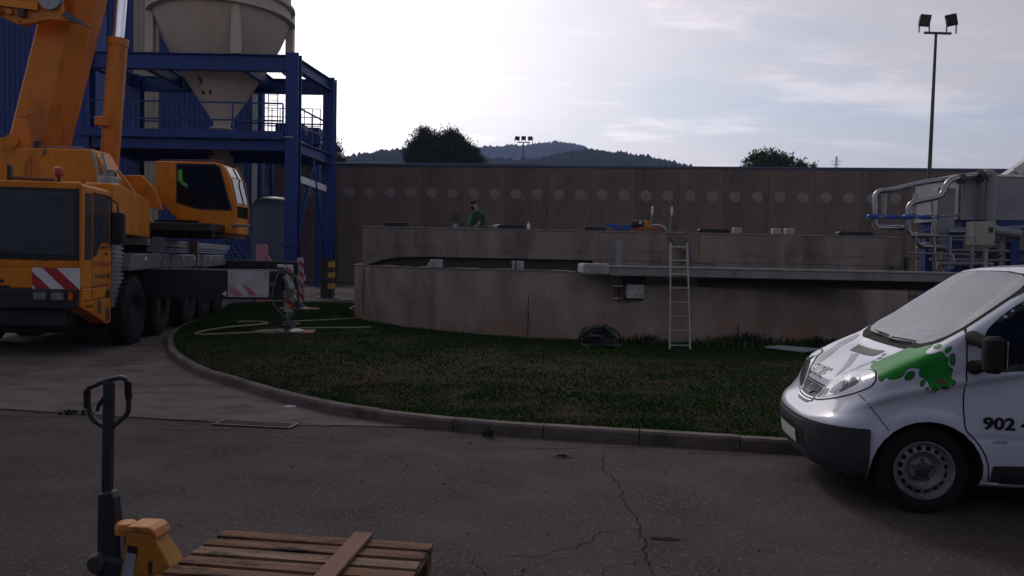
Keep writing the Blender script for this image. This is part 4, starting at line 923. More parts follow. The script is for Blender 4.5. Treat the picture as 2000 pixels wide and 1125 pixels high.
# facing left (-x), head bowed
bv = [(0, 0, .95), (.0, 0, 1.12), (.03, 0, 1.32), (.0, 0, 1.44), (-.05, 0, 1.51), (-.10, 0, 1.57), (-.13, 0, 1.64),
      (-.0, -.19, 1.40), (.06, -.25, 1.14), (-.08, -.24, .96), (-.12, -.23, .90), (-.0, .19, 1.40), (.04, .25, 1.14), (-.1, .24, .96), (-.14, .23, .90),
      (.0, -.10, .88), (-.03, -.11, .48), (.02, -.11, .08), (-.12, -.11, .04), (.0, .10, .88), (-.03, .11, .48), (.02, .11, .08), (-.12, .11, .04)]
be = [(0, 1), (1, 2), (2, 3), (3, 4), (4, 5), (5, 6), (3, 7), (7, 8), (8, 9), (9, 10), (3, 11), (11, 12), (12, 13), (13, 14), (0, 15), (15, 16), (16, 17), (17, 18), (0, 19), (19, 20), (20, 21), (21, 22)]
brd = [(.15, .17), (.17, .17), (.12, .15), (.07, .09), .062, .075, .09, .055, .050, .040, .042, .055, .050, .040, .042, .10, .065, .05, .04, .10, .065, .05, .04]
skin_mesh('body', bv, be, brd, 'skin', wk)
skin_mesh('shirt', [(0, 0, .92), (-.03, 0, 1.10), (.03, 0, 1.30), (.0, 0, 1.44), (-.03, 0, 1.49), (.0, -.20, 1.41), (.055, -.26, 1.18), (.0, .20, 1.41), (.04, .26, 1.18)],
          [(0, 1), (1, 2), (2, 3), (3, 4), (3, 5), (5, 6), (3, 7), (7, 8)], [(.22, .23), (.27, .25), (.22, .25), (.15, .18), .085, .115, .092, .115, .092], 'shirt', wk)
skin_mesh('trousers', [(0, 0, .98), (0, 0, .86), (.0, -.10, .84), (-.03, -.11, .48), (.02, -.11, .10), (.0, .10, .84), (-.03, .11, .48), (.02, .11, .10)], [(0, 1), (1, 2), (2, 3), (3, 4), (1, 5), (5, 6), (6, 7)],
          [(.18, .19), (.18, .19), .12, .085, .07, .12, .085, .07], 'trousers', wk)
HM = Matrix.Translation((-.14, 0, 1.645)) @ Matrix.Rotation(R(-30), 4, 'Y')
hdo = MB().lathe([(0, -.13), (.06, -.115), (.085, -.05), (.098, .02), (.09, .08), (.055, .118), (0, .13)], n=18).xf(HM @ Matrix.Diagonal((1.12, .86, 1, 1))).build('head', 'skin', wk, smooth=True)
MB().lathe([(.0, -.14), (.066, -.125), (.094, -.06), (.097, -.01)], n=14, a0=R(100), a1=R(260)).xf(HM @ Matrix.Diagonal((1.16, .92, 1, 1))).build('beard', 'hair', hdo, smooth=True)
MB().lathe([(.104, .0), (.106, .05), (.098, .088), (.062, .126), (0, .14)], n=18).xf(HM @ Matrix.Translation((.022, 0, .004)) @ Matrix.Diagonal((1.10, .90, 1, 1))).build('hair', 'hair', hdo, smooth=True)
MB().prism([(-.135, .03), (-.14, -.035), (-.10, -.03)], 'Y', -.016, .016).xf(HM).build('nose', 'skin', hdo)
for s in (-1, 1):
    MB().lathe([(0, -.012), (.03, -.008), (.034, .008), (0, .012)], (0.01, s * .088, -.01), 'Y', 10).xf(HM).build('ear', 'skin', hdo, smooth=True)
    MB().lathe([(0, -.008), (.012, 0), (0, .008)], (-.098, s * .036, .012), 'X', 8).xf(HM).build('eye', 'hair', hdo)
    for k in range(4):                                # fingers, slightly curled
        x_, y_ = -.13 + k * .004, s * .232 - s * (k - 1.5) * .018
        MB().tube([(x_ + .01, y_, .90), (x_ - .005, y_, .865 - .006 * (k in (1, 2))), (x_ + .012, y_ * .98, .835 - .008 * (k in (1, 2)))], [.010, .009, .007], 6).build('finger', 'skin', wk, smooth=True)
    MB().tube([(-.13, s * .20, .92), (-.155, s * .19, .89), (-.15, s * .195, .865)], [.012, .010, .008], 6).build('thumb', 'skin', wk, smooth=True)
MB().tube([(-.10, -.17, 1.44), (-.20, -.19, 1.28), (-.255, -.14, 1.08)], .010, 5).build('side_stripe', 'hivis', wk)

# ------------------------------------------------------------------ floodlight masts
def mast(name, x, y, h, rb, rt, heads, lab, lean=0.0):
    o = empty(name, (x, y, 0), 0, lab, 'lamp post')
    MB().lathe([(0, 0), (rb, 0), (rb * .8, h * .4), (rt, h)], n=12).build('pole', 'iron', o, smooth=True)
    xs = [q[0] for q in heads]
    MB().bar((min(xs), 0, h), (max(xs), 0, h), rt * 1.6, rt * 1.6).build('crossbar', 'iron', o)
    for (hx, dz, w, hh, tilt, turn) in heads:
        hm = MB().prism([(-w / 2, -hh / 2), (w / 2, -hh / 2), (w / 2, hh / 2), (-w / 2, hh / 2)], 'Y', -.07, .16)
        hm.v = [(a * (1 if b < 0 else .72), b, c * (1 if b < 0 else .72)) for a, b, c in hm.v]
        Mx = Matrix.Translation((hx, 0, h + dz)) @ Matrix.Rotation(turn, 4, 'Z') @ Matrix.Rotation(tilt, 4, 'X')
        ob = hm.xf(Mx).build('floodlight', 'black', o, bevel=.02)
        MB().box(-w / 2 * .9, w / 2 * .9, -.085, -.072, -hh / 2 * .9, hh / 2 * .9).xf(Mx).build('lens', 'lampglass', ob)
        for s in (-1, 1): MB().bar((hx + s * w * .42, 0, h), (hx + s * w * .42, 0, h + dz), .05, .05).build('yoke', 'iron', ob)
    return o
pr = mast('floodlight_mast', 21.45, 40, 14.05, .13, .065, [(-.62, .62, .62, .62, .25, .15), (.78, .70, .58, .62, .5, -.9)], 'tall floodlight mast with two lamps at the right')
pr.rotation_euler = (0, R(.5), 0)
mast('floodlight_mast', 1.0, 90, 15.75, .10, .06, [(-.75, .48, .62, .5, .5, .6), (.0, .5, .55, .5, .3, 0), (.8, .5, .62, .5, .5, -.6)], 'floodlight mast with three lamps behind the warehouse')

# ------------------------------------------------------------------ process plant at the right
pl = empty('flotation_unit', (13.6, 22.4, 0), 0, 'stainless flotation tank on blue legs behind the van', 'tank')
bx = MB().box(12.75, 17.5, 22.1, 24.5, 3.32, 4.56).build('tank_body', 'stainbox', pl, world=True, bevel=.01)
MB().box(12.70, 17.55, 22.06, 24.55, 4.562, 4.62).build('rim', 'stainless', pl, world=True)
for x_ in (12.1, 12.78): MB().box(x_, x_ + .5, 22.0, 22.3, 2.9 if x_ < 12.5 else 3.3, 4.2 if x_ < 12.5 else 4.48).build('side_hopper', 'stainbox', pl, world=True, bevel=.01)
MB().box(12.9, 17.4, 22.15, 24.4, 3.05, 3.318).build('base_beam', 'steelblue', pl, world=True)
for x_, y_ in ((14.45, 22.25), (17.2, 22.25), (13.1, 24.3), (17.2, 24.3), (12.9, 22.5)):
    MB().cbox((x_, y_, 1.52), (.24 if x_ != 12.9 else .4, .24, 3.04)).build('leg', 'steelblue', pl, world=True)
def pipe(pts, r, mat_='stainless', name='pipe', parent=pl, k=4, n=12):
    return MB().tube(catmull(pts, k), r, n).build(name, mat_, parent, world=True, smooth=True)
def elbow_path(pts, r=.22, k=5):
    P_ = [Vector(p) for p in pts]; out = [P_[0]]
    for a, b, c in zip(P_[:-2], P_[1:-1], P_[2:]):
        d1 = (a - b).normalized(); d2 = (c - b).normalized(); rr = min(r, (a - b).length * .45, (c - b).length * .45)
        p0, p1 = b + d1 * rr, b + d2 * rr
        for i in range(k + 1):
            t = i / k; out.append((1 - t) ** 2 * p0 + 2 * t * (1 - t) * b + t * t * p1)
    out.append(P_[-1]); return out
pn = empty('pipework', (11.5, 21.8, 0), 0, 'shiny stainless pipe runs with blue valves at the tank end', 'pipework')
def run(pts, r, name='pipe', m='stainless', parent=pn): return MB().tube(elbow_path(pts), r, 14).build(name, m, parent, world=True, smooth=True)
run([(10.27, 21.9, 3.35), (10.25, 21.9, 4.05), (10.75, 21.9, 4.10), (11.55, 21.9, 4.32), (12.35, 22.0, 4.45)], .075)
run([(11.13, 21.7, 3.3), (11.13, 21.7, 3.72), (11.75, 21.7, 3.86), (12.05, 21.7, 3.95), (12.2, 21.7, 4.38), (12.75, 21.8, 4.52), (13.3, 21.8, 4.60)], .085)
run([(13.25, 21.75, 4.58), (13.45, 21.75, 4.58), (13.45, 21.75, 3.02), (14.3, 21.75, 2.92)], .145, 'downpipe', 'stainbox')
run([(10.28, 21.9, 3.3), (10.30, 21.9, 3.02), (11.1, 21.9, 3.03)], .08)
run([(11.13, 21.7, 3.3), (11.13, 21.7, 2.82), (11.95, 21.7, 2.80)], .08)
run([(11.35, 21.75, 2.9), (11.45, 21.75, 2.52), (12.2, 21.75, 2.5), (12.45, 21.75, 2.2), (12.4, 21.75, 1.9)], .08)
for x_ in (10.58, 11.45): MB().tube([(x_, 22.0, 3.35), (x_, 22.0, 4.02)], .07, 12).build('riser', 'stainless', pn, world=True, smooth=True)
for x0, y_ in ((10.08, 21.85), (10.62, 21.85), (11.0, 21.65), (11.5, 21.65)):
    v_ = MB().lathe([(0, -.06), (.13, -.06), (.15, -.03), (.15, .03), (.13, .06), (0, .06)], (x0 + .1, y_, 3.33), 'Z', 16).build('valve', 'valve', pn, world=True, smooth=True)
    MB().cbox((x0 + .30, y_ - .02, 3.33), (.30, .12, .10)).build('actuator', 'valve', v_, world=True, bevel=.015)
    MB().cbox((x0 + .30, y_ - .085, 3.33), (.08, .012, .05)).build('actuator_plate', 'galv', v_, world=True)
MB().tube([(12.55, 21.79, 4.42), (12.70, 21.81, 4.46)], .15, 14).build('flange', 'iron', pn, world=True); MB().tube([(13.12, 21.8, 4.52), (13.18, 21.8, 4.53)], .2, 14).build('flange', 'iron', pn, world=True)
MB().tube(catmull([(10.1, 21.8, 3.25), (10.0, 21.75, 3.05), (10.05, 21.7, 2.80)], 4), .02, 6).build('cable', 'cable', pn, world=True)
MB().tube([(11.78, 21.4, 1.88), (11.62, 21.4, 3.75)], .035, 10).build('post', 'stainless', pn, world=True, smooth=True)
for k, (x_, z0_, z1_, r_p) in enumerate(((12.05, 1.9, 3.4, .04), (12.32, 1.9, 3.0, .05), (13.5, 1.6, 2.7, .06), (13.95, 1.5, 3.1, .045), (11.55, 1.75, 2.6, .035), (14.9, 1.4, 3.0, .06))):
    run([(x_, 22.0, z0_), (x_, 22.0, z1_), (x_ + .7, 22.05, z1_ + .04)], r_p, 'pipe', 'stainbox' if k % 2 else 'stainless')
    MB().tube([(x_, 22.0, (z0_ + z1_) / 2 - .03), (x_, 22.0, (z0_ + z1_) / 2 + .03)], r_p * 1.8, 10).build('flange', 'iron', pn, world=True)
for z_ in (2.15, 2.42, 2.72): MB().tube([(11.9, 21.95, z_), (14.2, 21.98, z_ + .02)], .035, 8).build('pipe', 'stainbox', pn, world=True, smooth=True)
gr = empty('guard_rail', (11.3, 21.0, 1.87), 0, 'light tubular guard rail at the right end of the tank', 'railing')
for z in (2.30, 2.78): MB().tube([(10.72, 20.9, z), (12.6, 20.95, z)], .022, 8).build('rail', 'stainless', gr, world=True)
for x_ in (10.95, 11.9, 12.5): MB().tube([(x_, 20.92, 1.75), (x_, 20.92, 2.78)], .02, 8).build('post', 'stainless', gr, world=True)
MB().cbox((10.70, 20.88, 2.0), (.09, .09, .38)).build('end_bracket', 'black', gr, world=True)
cbn = empty('electrical_cabinet', (12.85, 21.2, 2.5), 0, 'beige electrical cabinet on a stand below the pipes', 'cabinet')
MB().box(12.55, 13.15, 21.0, 21.35, 2.55, 3.20).build('housing', 'boxbeige', cbn, world=True, bevel=.015)
MB().box(12.62, 13.10, 20.985, 20.998, 2.60, 3.15).build('door', 'boxbeige', cbn, world=True)
MB().cbox((13.02, 20.97, 2.98), (.10, .02, .14)).build('switch', 'black', cbn, world=True)
for x_ in (12.65, 13.05): MB().cbox((x_, 21.2, 1.27), (.07, .07, 2.54)).build('leg', 'galv', cbn, world=True)
cv = empty('screw_conveyor', (16.5, 25, 4.6), 0, 'slanted pale screw conveyor above the stainless tank', 'conveyor')
MB().bar((15.2, 24.2, 4.55), (17.5, 24.2, 6.2), .45, .40).build('trough', 'whitedirty', cv, world=True, bevel=.03)
MB().bar((15.55, 23.9, 4.95), (16.6, 23.9, 5.7), .10, .28).build('side_rib', 'boxgrey', cv, world=True)
MB().tube([(16.4, 24.1, 5.7), (16.95, 24.1, 6.15)], .2, 12).build('motor', 'vessel', cv, world=True, smooth=True)
pu = empty('pump_set', (14, 22, 0), 0, 'dark pump set under the stainless tank', 'pump')
for k, x_ in enumerate((13.4, 15.3)):
    MB().lathe([(0, -.5), (.28, -.5), (.3, -.2), (.3, .35), (.2, .5), (0, .5)], (x_, 22.7, 2.2), 'X', 16).build('motor', 'vessel', pu, world=True, smooth=True)
    MB().cbox((x_, 22.7, .95), (1.0, .6, 1.9)).build('plinth', 'slab', pu, world=True)
    MB().lathe([(0, -.12), (.35, -.1), (.35, .1), (0, .12)], (x_ + .7, 22.7, 2.2), 'X', 16).build('volute', 'iron', pu, world=True, smooth=True)
MB().tube([(12.4, 21.9, 2.95), (16, 21.9, 2.98)], .05, 8).build('pipe', 'stainless', pu, world=True)
MB().tube([(11.95, 21.6, 2.02), (13.0, 21.6, 2.06), (13.6, 21.8, 2.05)], .06, 10).build('pipe', 'stainbox', pn, world=True, smooth=True)

# ================================================================== the mobile crane
CA = R(9.0)
cr = empty('mobile_crane', (-7.56, 13.5, 0), CA, 'orange yellow mobile crane on outriggers with its boom raised', 'crane')
# carrier-local frame: x to the right (0 = right flank of the cab), y backwards (0 = cab front), z up
cab = MB().prism([(-.02, 1.22), (0, 1.22), (.0, 3.02), (-.05, 3.08), (-2.6, 3.08), (-2.65, 3.02), (-2.65, 1.22)], 'Y', .0, 1.42)
cabo = cab.build('cab', 'yellow', cr, bevel=.04)
MB().prism([(0.02, 1.22), (1.42, 1.22), (1.42, .52), (1.22, .50), (.02, .88)], 'X', -.30, -.002).build('cab_skirt', 'yellow', cr, bevel=.02)
MB().prism([(0.02, 1.22), (1.42, 1.22), (1.42, .52), (1.22, .50), (.02, .88)], 'X', -2.65, -2.35).build('cab_skirt', 'yellow', cr, bevel=.02)
MB().box(-2.45, -.12, -.03, -.004, 1.80, 2.90).build('windscreen', 'cabglass', cr, bevel=.01)
MB().box(-2.52, -.05, -.016, -.002, 1.73, 2.97).build('windscreen_seal', 'black', cr)
MB().box(-2.35, -.10, -.012, -.001, 1.60, 1.70).build('front_ledge', 'yellow', cr, bevel=.004)
for k, zz_ in enumerate((1.44, 1.34, 1.24)):
    MB().box(-2.0, -1.35 + k * .09, -.012, -.003, zz_ - .025, zz_ + .025).build('grille_slot', 'black', cr)
V, F = text_mesh('K', .26, .012)
MB().add([(-1.50 + a, -.006, 1.50 + b) for a, b, c in V], F).build('lettering', 'print', cr, fix=False)
def hazard(name, x0, x1, z0, z1, y, n, parent, m1='white', m2='red', slope=-1):
    p_ = MB().box(x0, x1, y, y + .02, z0, z1).build(name, m1, parent)
    h = z1 - z0; L = x1 - x0; wv = (L + h) / (2 * n + 1)
    for k in range(n):
        a0 = x0 - h + wv * (2 * k + .35)
        quad = [(a0, z1), (a0 + wv, z1), (a0 + wv + h, z0), (a0 + h, z0)]
        # clip to the panel
        def clip(poly, inside, cross):
            out = []
            for i in range(len(poly)):
                p, q = poly[i], poly[(i + 1) % len(poly)]
                if inside(p): out.append(p)
                if inside(p) != inside(q): out.append(cross(p, q))
            return out
        def cx_at(x): return lambda p, q: (x, p[1] + (q[1] - p[1]) * (x - p[0]) / (q[0] - p[0]))
        quad = clip(quad, lambda p: p[0] >= x0, cx_at(x0)); quad = clip(quad, lambda p: p[0] <= x1, cx_at(x1)) if quad else quad
        if len(quad) >= 3: MB().poly([(a, y - .003, b) for a, b in quad]).build('stripe', m2, p_, fix=False)
    return p_
hazard('hazard_panel', -.80, -.03, 1.20, 1.58, -.028, 2, cr)
MB().box(-2.6, -.06, -.06, .12, .86, 1.215).build('bumper', 'black', cr, bevel=.03)
MB().box(-2.4, -.3, .10, .5, .55, .86).build('underrun_guard', 'black', cr, bevel=.02)
MB().bar((-2.4, -.02, .86), (-.3, .5, .58), .02, .02).build('tow_bar', 'black', cr)
for x_ in (-.66, -.38):
    h_ = MB().box(x_ - .13, x_ + .13, -.075, -.05, 1.0, 1.17).build('headlight', 'black', cr, bevel=.01)
    MB().box(x_ - .10, x_ + .10, -.085, -.072, 1.025, 1.15).build('headlight_glass', 'lens', h_)
MB().box(-.20, -.13, -.08, -.055, 1.02, 1.16).build('indicator', 'amber', cr)
for p, q in (((-2.2, -.05, 1.86), (-1.35, -.05, 1.76)), ((-1.65, -.05, 1.90), (-.55, -.05, 1.72))):
    w_ = MB().bar(p, q, .02, .03).build('wiper', 'black', cr)
    MB().bar((p[0] - .3, -.045, p[2] + .06), (p[0] + .6, -.045, p[2] - .06), .015, .02).build('wiper_blade', 'black', w_)
# right flank: windows, door, print, steps, mirror
MB().prism([(.10, 1.74), (.40, 1.74), (.40, 2.92), (.14, 2.92)], 'X', .0005, .012).build('quarter_window', 'cabglass', cr)
MB().prism([(.50, 1.78), (.62, 1.80), (.86, 2.06), (1.26, 2.06), (1.26, 2.90), (.52, 2.90)], 'X', .0005, .012).build('door_window', 'cabglass', cr)
MB().prism([(.46, 1.02), (.475, 1.02), (.475, 2.96), (.46, 2.96)], 'X', .0005, .004).build('door_seam', 'seam', cr)
MB().prism([(.02, .985), (1.40, 1.03), (1.40, 1.043), (.02, .998)], 'X', .0005, .004).build('door_seam', 'seam', cr)
MB().tube([(.03, .50, 2.94), (.03, 1.25, 2.94), (.03, 1.31, 2.88), (.03, 1.31, 2.06), (.03, 1.25, 1.98), (.03, .90, 1.96)], .018, 6).build('grab_rail', 'black', cr)
def worn_print(y0, y1, z_, h, mt, seed):             # print too worn and small to read: a row of broken strokes
    q = random.Random(seed); m = MB(); y_ = y0
    while y_ < y1:
        w = q.uniform(.014, .03); hh = h * q.uniform(.75, 1.0)
        m.add([(.004, y_, z_), (.004, y_ + w, z_), (.004, y_ + w * q.uniform(.6, 1.2), z_ + hh), (.004, y_ + w * q.uniform(-.1, .3), z_ + hh)], [(0, 1, 2, 3)])
        if q.random() < .5: m.add([(.0042, y_, z_), (.0042, y_ + .06, z_), (.0042, y_ + .06, z_ + .02), (.0042, y_, z_ + .02)], [(0, 1, 2, 3)])
        y_ += q.uniform(.045, .075)
    return m.build('worn_lettering', mt, cr, fix=False)
worn_print(.56, .86, 1.62, .085, 'red', 1); worn_print(.98, 1.32, 1.62, .085, 'red', 2)
MB().box(.002, .0045, .96, 1.32, 1.585, 1.597).build('lettering_rule', 'red', cr); MB().prism([(.90, 1.60), (.95, 1.60), (.925, 1.78)], 'X', .002, .0045).build('logo_mark', 'red', cr)
worn_print(.58, 1.32, 1.385, .10, 'print', 3); worn_print(.58, 1.32, 1.22, .07, 'red', 4)
MB().lathe([(0, .012), (.085, .012), (.085, .002)], (0, 1.22, .98 + .10), 'X', 16).build('fuel_cap', 'black', cr)
for y_, z_ in ((.80, .86), (1.22, .70)):
    MB().prism([(y_ - .10, z_ - .14), (y_ + .10, z_ - .14), (y_ + .10, z_ + .08), (y_ + .05, z_ + .13), (y_ - .05, z_ + .13), (y_ - .10, z_ + .08)], 'X', .001, .006).build('step_recess', 'rust', cr)
worn_print(.22, .46, .87, .055, 'print', 5); MB().box(.002, .005, .14, .19, .87, .93).build('side_lamp', 'redlens', cr)
mr = MB().box(.10, .36, 1.02, 1.16, 2.02, 2.64).build('mirror', 'black', cr, bevel=.05)
MB().tube([(.0, 1.1, 2.95), (.22, 1.08, 2.80), (.24, 1.08, 2.6)], .018, 6).build('mirror_arm', 'black', mr)
for pts in ([(-2.6, 1.715), (-.05, 1.715)], [(-2.6, 1.20), (-.82, 1.20)]):
    MB().box(pts[0][0], pts[1][0], -.0035, -.001, pts[0][1], pts[0][1] + .008).build('panel_seam', 'seam', cr)
MB().box(-.072, -.062, -.0035, -.001, 1.60, 3.0).build('panel_seam', 'seam', cr)
for k in range(9): MB().lathe([(0, -.018), (.012, -.016), (.012, -.002)], (-2.3 + k * .27, 0, 1.655), 'Y', 8).build('bolt', 'iron', cr)
MB().box(.001, .012, 1.08, 1.20, 1.82, 1.86).build('door_handle', 'black', cr)
# roof beacon and horn bracket
bcn = MB().tube([(-.62, .6, 3.09), (-.62, .6, 3.24)], .03, 8).build('beacon_stem', 'black', cr)
MB().lathe([(.075, 3.24), (.085, 3.30), (.075, 3.38), (0, 3.42)], (-.62, .6, 0), 'Z', 14).build('beacon_lens', 'redlens', bcn, smooth=True)
MB().tube([(-1.4, .6, 3.09), (-1.4, .6, 3.18), (-.70, .6, 3.16)], .03, 8).build('horn_pipe', 'rust', cr)
MB().box(-1.46, -1.40, .55, .65, 3.09, 3.40).build('horn_bracket', 'black', cr)
MB().box(-.14, -.08, .3, .36, 3.09, 3.17).build('marker_lamp', 'amber', cr)
# side locker behind the cab and orange engine cover
MB().box(-.45, .02, 1.44, 1.95, .80, 2.22).build('locker', 'checker', cr, bevel=.01)
for k in range(14):
    MB().box(-.2, .045, 1.46, 2.0, 1.0 + k * .085, 1.04 + k * .085).build('locker_rib', 'checker', cr)
MB().prism([(1.45, 2.24), (3.75, 2.24), (3.75, 2.95), (3.55, 3.08), (1.75, 3.24), (1.45, 3.2)], 'X', -1.0, .02).build('engine_cover', 'yellow', cr, bevel=.03)
MB().prism([(3.6, 2.24), (4.5, 2.24), (4.1, 2.8), (3.75, 2.85)], 'X', -.9, -.2).build('cover_tail', 'yellow', cr)
mu = MB().lathe([(0, 3.02), (.22, 3.02), (.22, 3.46), (.20, 3.48), (0, 3.48)], (-.62, 3.1, 0), 'Z', 20).build('muffler', 'checker', cr, smooth=True)
MB().lathe([(.11, 3.48), (.11, 3.60), (.13, 3.60), (.13, 3.63), (0, 3.63)], (-.62, 3.1, 0), 'Z', 16).build('muffler_cap', 'galv', mu, smooth=True)
# chassis, deck, fenders
MB().box(-2.3, -.35, .6, 13.2, .85, 1.62).build('chassis', 'black', cr)
MB().box(-2.25, -.45, 1.0, 12.4, .34, .848).build('belly_light_block', 'black', cr)  # box added to block light under the crane
for y_ in (2.30, 4.15, 6.6, 8.3, 10.0): MB().box(-2.5, -.2, y_ - .12, y_ + .12, .58, .82).build('axle', 'black', cr)
MB().box(-2.7, -.02, 3.8, 12.6, 2.06, 2.20).build('deck', 'checker', cr, bevel=.01)
for k in range(3): MB().box(-.06, .02, 3.8, 12.0, 1.92 + k * .06, 1.955 + k * .06).build('deck_rib', 'checker', cr)
MB().box(-1.9, -.8, 4.5, 8.0, 1.6, 2.10).build('frame_top', 'black', cr)
for y0_, y1_ in ((1.95, 4.9), (5.0, 7.9), (8.0, 11.0)):
    fm = MB().prism([(y0_, 1.60), (y0_ + .18, 1.86), (y1_ - .2, 1.88), (y1_, 1.60), (y1_, 1.55), (y0_, 1.50)], 'X', -.75, .18)
    fo = fm.build('fender', 'grey', cr, bevel=.05)
    for yy in (y0_ + .9, y0_ + 2.0): MB().box(.183, .19, yy, yy + .12, 1.72, 1.80).build('reflector', 'white', fo)
for yy in (4.0, 7.2): MB().box(.0, .22, yy, yy + .10, 1.25, 2.25).build('bracket', 'grey', cr)
MB().box(.05, .19, 3.15, 3.25, 1.42, 1.5).build('side_marker', 'redlens', cr)
def crane_wheel(x_, y_, first):
    w = MB(); prof = [(.30, -.20), (.50, -.215), (.64, -.19), (.70, -.15), (.705, 0), (.70, .15), (.64, .19), (.50, .215), (.30, .20)]
    w.lathe(prof, (x_, y_, .70), 'X', 40); ty = w.build('wheel', 'rubber', cr, smooth=True)
    for k in range(26):
        a = 2 * math.pi * k / 26
        if k % 26 > 25: continue
        for s in (-1, 1):
            ca, sa = math.cos(a + s * .03), math.sin(a + s * .03)
            c = Vector((x_ + s * .10, y_ + .715 * ca, .70 + .715 * sa))
            if first or (sa < .3):
                MB().bar(c - Vector((.09, 0, 0)), c + Vector((.09, 0, 0)), .085, .03, up=(0, ca, sa)).build('tread_block', 'rubber', ty)
        if not first: break
    MB().lathe([(0, .10), (.16, .12), (.2, .05), (.31, .08), (.32, .19)], (x_, y_, .70), 'X', 24).build('rim', 'iron', ty, smooth=True)  # rim colour kept dark to imitate the shadow around the wheels
for k, y_ in enumerate((2.30, 4.15, 6.6, 8.3, 10.0)):
    crane_wheel(-.02, y_, k == 0); crane_wheel(-2.65, y_, False)
# outriggers
def outrigger(y_, ext, z0, z1, main):
    bo = MB().box(-2.3, ext, y_ - .22, y_ + .22, z0, z1).build('outrigger_beam', 'black', cr, bevel=.015)
    MB().box(-.1, ext - .05, y_ - .235, y_ - .222, z1 - .03, z1 - .005).build('beam_edge', 'galv', bo)
    xj = ext + .10
    jo = MB().lathe([(0, .62), (.10, .62), (.10, z1 + .12), (0, z1 + .12)], (xj, y_, 0), 'Z', 18).build('outrigger_jack', 'whitedirty', cr, smooth=True)
    MB().lathe([(.065, .30), (.065, .66)], (xj, y_, 0), 'Z', 14).build('jack_ram', 'chrome', jo, smooth=True)
    MB().lathe([(0, .33), (.12, .33), (.18, .25), (.38, .20), (.38, .17), (0, .17)], (xj, y_, 0), 'Z', 20).build('jack_foot', 'black', jo, smooth=True)
    MB().box(xj - .14, xj + .16, y_ - .12, y_ + .12, z1 - .62, z1 - .46).build('clamp', 'whitedirty', jo)
    g = MB().box(xj - .02 if main else xj, xj + .13, y_ - .16, y_ - .14, .62 if main else .4, z1 + .10).build('hazard_strip', 'whitedirty', jo)
    zz2 = .66 if main else .45
    while zz2 + .28 < z1 + .08:
        MB().poly([(xj + (-.02 if main else 0), y_ - .163, zz2 + .16), (xj + .13, y_ - .163, zz2), (xj + .13, y_ - .163, zz2 + .16), (xj + (-.02 if main else 0), y_ - .163, zz2 + .30)]).build('stripe', 'red', g, fix=False); zz2 += .34
    return bo, xj
b0, xj0 = outrigger(3.35, 2.98, .90, 1.56, True)
pan = MB().box(1.83, 2.70, 3.095, 3.11, .95, 1.53).build('marker_panel', 'whitedirty', b0)
for q in ([(1.86, 1.22), (1.93, 1.20), (2.15, .98), (1.98, .97), (1.86, 1.06)], [(2.13, 1.22), (2.22, 1.22), (2.45, 1.0), (2.30, .98)], [(1.88, 1.50), (1.98, 1.50), (1.90, 1.44)], [(2.62, 1.50), (2.68, 1.50), (2.66, 1.40), (2.60, 1.42)]):
    MB().poly([(a, 3.092, b) for a, b in q]).build('faded_stripe', 'redfaded', pan, fix=False)
for x_ in (.05, 1.78):
    MB().poly([(x_ - .08, 3.09, 1.02), (x_ + .02, 3.09, .95), (x_ + .02, 3.09, 1.09)]).build('arrow_mark', 'whitedirty', b0, fix=False)
MB().lathe([(0, 3.08), (.06, 3.08), (.06, 3.10)], (2.76, 0, 1.24), 'Y', 16).build('lock_eye', 'black', b0); MB().box(2.68, 2.84, 3.07, 3.08, 1.225, 1.255).build('lock_pin', 'galv', b0)
# hoses and fittings on the front jack
for k, (o1, o2) in enumerate(((-.22, .10), (.20, .14), (.28, -.02))):
    MB().tube(catmull([(xj0 - .12, 3.1, 1.60), (xj0 + o1, 3.0, 1.35), (xj0 + o1 * 1.3, 3.0, .85), (xj0 + o2, 3.02, .42), (xj0 + o2 + .15, 3.05, .36)], 5), .016, 6).build('hydraulic_hose', 'cablegrey' if k != 1 else 'cable', cr, smooth=True)
MB().cbox((xj0 - .12, 3.12, 1.55), (.16, .16, .16)).build('lamp', 'vessel', cr, bevel=.03); MB().cbox((xj0 - .14, 3.10, 1.66), (.12, .1, .06)).build('lamp_cap', 'white', cr)
for k in range(5): MB().cbox((xj0 + .12 + rnd.uniform(-.08, .1), 3.08, .75 + k * .16), (.09, .08, .08)).build('fitting', 'galv' if k % 2 else 'jack', cr, bevel=.01)
MB().tube([(xj0 - .02, 3.02, 1.45), (xj0 + .10, 3.0, 1.15), (xj0 + .05, 3.02, .95)], [.07, .10, .05], 8).build('canvas_wrap', 'galv', cr, smooth=True)
b3, xj1 = outrigger(11.2, 2.35, .98, 1.72, False)
MB().box(0, 2.3, 10.95, 10.965, 1.0, 1.70).build('beam_face', 'black', b3)

# --- superstructure, turned so that it faces right (built in world axes)
def W(m, name, mt, parent=cr, **k): return m.build(name, mt, parent, world=True, **k)
W(MB().lathe([(0, 2.2), (1.15, 2.2), (1.15, 2.42), (0, 2.42)], (-9.75, 18.75, 0), 'Z', 32), 'slew_ring', 'black')
W(MB().box(-12.6, -7.2, 18.3, 19.3, 2.42, 2.62), 'slew_platform', 'black', bevel=.02)
sb = W(MB().prism([(-13.2, 2.62), (-9.0, 2.62), (-9.12, 3.45), (-9.24, 3.75), (-9.50, 4.20), (-13.2, 4.20)], 'Y', 17.4, 18.15), 'power_unit', 'yellow', bevel=.04)
W(MB().box(-11.7, -10.9, 17.385, 17.397, 3.0, 4.02), 'access_door', 'yellow', sb, bevel=.005)
W(MB().tube([(-11.05, 17.38, 3.55), (-11.0, 17.37, 3.9)], .03, 6), 'door_latch', 'jackcap', sb)
W(MB().bar((-10.64, 17.38, 4.02), (-10.58, 17.36, 4.18), .05, .03), 'hinge', 'galv', sb)
